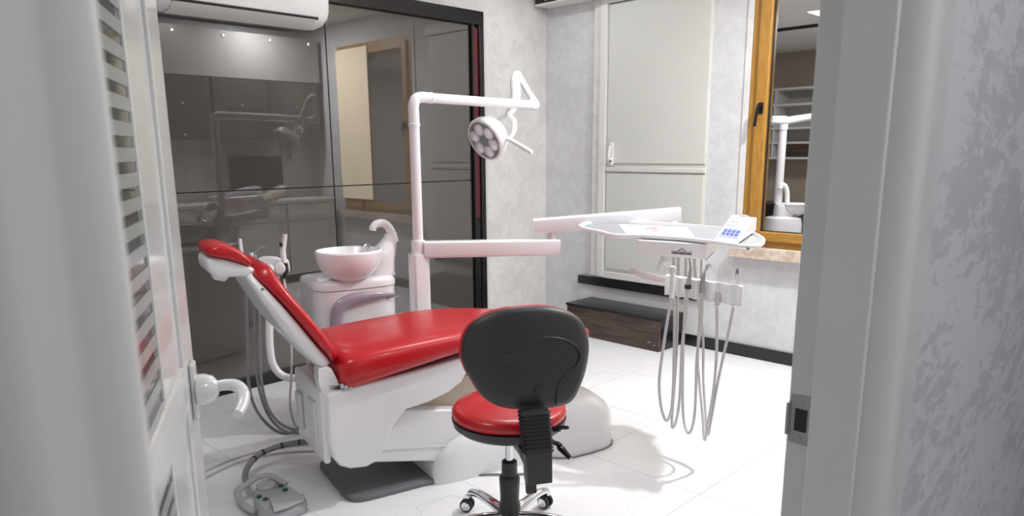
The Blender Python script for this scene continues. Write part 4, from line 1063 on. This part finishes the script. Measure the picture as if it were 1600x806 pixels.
# ================================================================== NEXT SURGERY, SEEN THROUGH THE WINDOW
NX, NZ = 7.55, 2.36
struct('wall_beyond', box(NX, NX + .1, .6, 5.2, 0, 2.75), 'next_wall', 'beige back wall of the next surgery', smooth=False)
struct('wall_beyond_side', box(XF + .14, NX, 4.9, 5.0, 0, 2.75), 'next_wall', 'side wall of the next surgery', smooth=False)
struct('wall_beyond_near', box(XF + .14, NX, .6, .7, 0, 2.75), 'next_wall_low', 'near side wall of the next surgery', smooth=False)
struct('floor_beyond', box(XF + .14, NX, .7, 4.9, -.08, 0), 'marble_tile', 'pale floor of the next surgery', smooth=False)
struct('ceiling_beyond', box(XF + .14, NX, .7, 4.9, NZ, NZ + .1), 'ceiling_white', 'white ceiling of the next surgery', smooth=False)
struct('trim_7', box(6.02, 6.06, .7, 4.9, NZ - .02, NZ - .0005), 'black_trim', 'black strip across the next surgery ceiling', smooth=False)
lp = pz(1272, 18, NZ)
led_panel(lp.x + .2, lp.y - .27, P_NEXT, 'square ceiling light panel in the next surgery', NZ, grp='next surgery light')
# open shelf unit on its back wall
su = thing('shelf_unit', 'white open wall shelves in the next surgery behind the window', 'shelves', (NX - .15, 3.2, 1.2))
yl, yr_ = pX(1202, 200, NX - .3).y, pX(1290, 200, NX - .3).y - .3
for yy in (138, 163, 200, 223, 247):
    z_ = pX(1240, yy, NX - .3).z
    obj('shelf', box(NX - .3, NX - .021, yr_, yl, z_ - .011, z_ + .011), 'white_frame', su, bevel=.002)
zt_ = pX(1240, 138, NX - .3).z; zb_ = pX(1240, 247, NX - .3).z
obj('back_board', box(NX - .02, NX - .002, yr_, yl, zb_, zt_ + .01), 'next_wall_low', su, smooth=False)
for y_ in (yl, pX(1208, 200, NX - .3).y, yr_):
    obj('upright', box(NX - .29, NX - .021, y_ - .012, y_ + .012, zb_ - .01, zt_ + .012), 'white_frame', su, bevel=.002)
za_ = pX(1240, 245, NX - .29).z; zc_ = pX(1240, 225, NX - .29).z
tag(base(obj('brown_box', box(NX - .28, NX - .1, pX(1275, 235, NX - .3).y - .2, pX(1227, 235, NX - .3).y, zb_ + .0115, zc_), 'brown_laminate', bevel=.003)), 'dark brown box on the lowest shelf of the next surgery', 'box')
# second dental unit
DN = 6.0
nu = thing('next_dental_unit', 'white dental unit with lamp post seen through the oak window', 'dental unit', pz(1218, 520, 0))
pn = pd(1219.5, 260, DN); pn.z = 0
b = bmesh.new(); tube(b, [pn + V(0, 0, .955), pn + V(0, 0, pd(1222, 196, DN).z)], .033, 14); obj('pole', b, 'white_enamel', nu)
b = bmesh.new(); lathe(b, pn + V(0, 0, pd(1222, 203, DN).z), (0, 0, 1), [(.038, 0), (.038, .045)], 14); obj('collar', b, 'white_enamel', nu)
b = bmesh.new(); tube(b, [pd(1198, 189, DN), pd(1226, 189.5, DN), pd(1246, 186, DN + .1), pd(1300, 178, DN + .3)], [.022, .034, .032, .032], 12); obj('arm', b, 'white_enamel', nu)
for x, y in ((1211, 188), (1222, 188)):
    b = bmesh.new(); lathe(b, pd(x, y, DN), (1, -1, 0), [(.037, -.03), (.037, .03)], 14); obj('joint', b, 'white_enamel', nu)
rings = []
cb = pd(1223, 345, DN); cb.z = 0
for z_, a_ in ((.02, .135), (.06, .14), (.80, .14), (.845, .13), (.86, .075), (.94, .07), (.955, .06)):
    rings.append(sring(cb + V(0, 0, z_), V(1, -1, 0).normalized() * a_, V(1, 1, 0).normalized() * a_, 3, 20))
obj('body', loft(bmesh.new(), rings), 'white_enamel', nu, ang=50)
b = bmesh.new(); cbn = pd(1240, 322, DN)
lathe(b, cbn, (0, 0, 1), [(.03, -.09), (.10, -.05), (.14, .0), (.145, .02), (.13, .022), (.08, -.02), (.01, -.04)], 24); obj('basin', b, 'white_enamel', nu)
b = bmesh.new(); tube(b, catmull([pd(1230, 325, DN), pd(1230, 302, DN), pd(1227, 291, DN), pd(1222, 289, DN), pd(1219, 295, DN)], 5), .02, 10); obj('spout', b, 'white_enamel', nu)
bc_ = pd(1200, 345, 6.6)
tag(base(obj('black_cabinet', box(bc_.x, bc_.x + .4, bc_.y - .25, bc_.y + .2, 0, pd(1200, 318, 6.6).z), 'black_gloss', bevel=.01)), 'black cabinet behind the white post in the next surgery', 'cabinet')
tag(base(obj('next_worktop', box(NX - .55, NX - .001, 1.2, 4.6, .70, .76), 'worktop', bevel=.005)), 'pale worktop along the back wall of the next surgery', 'worktop')
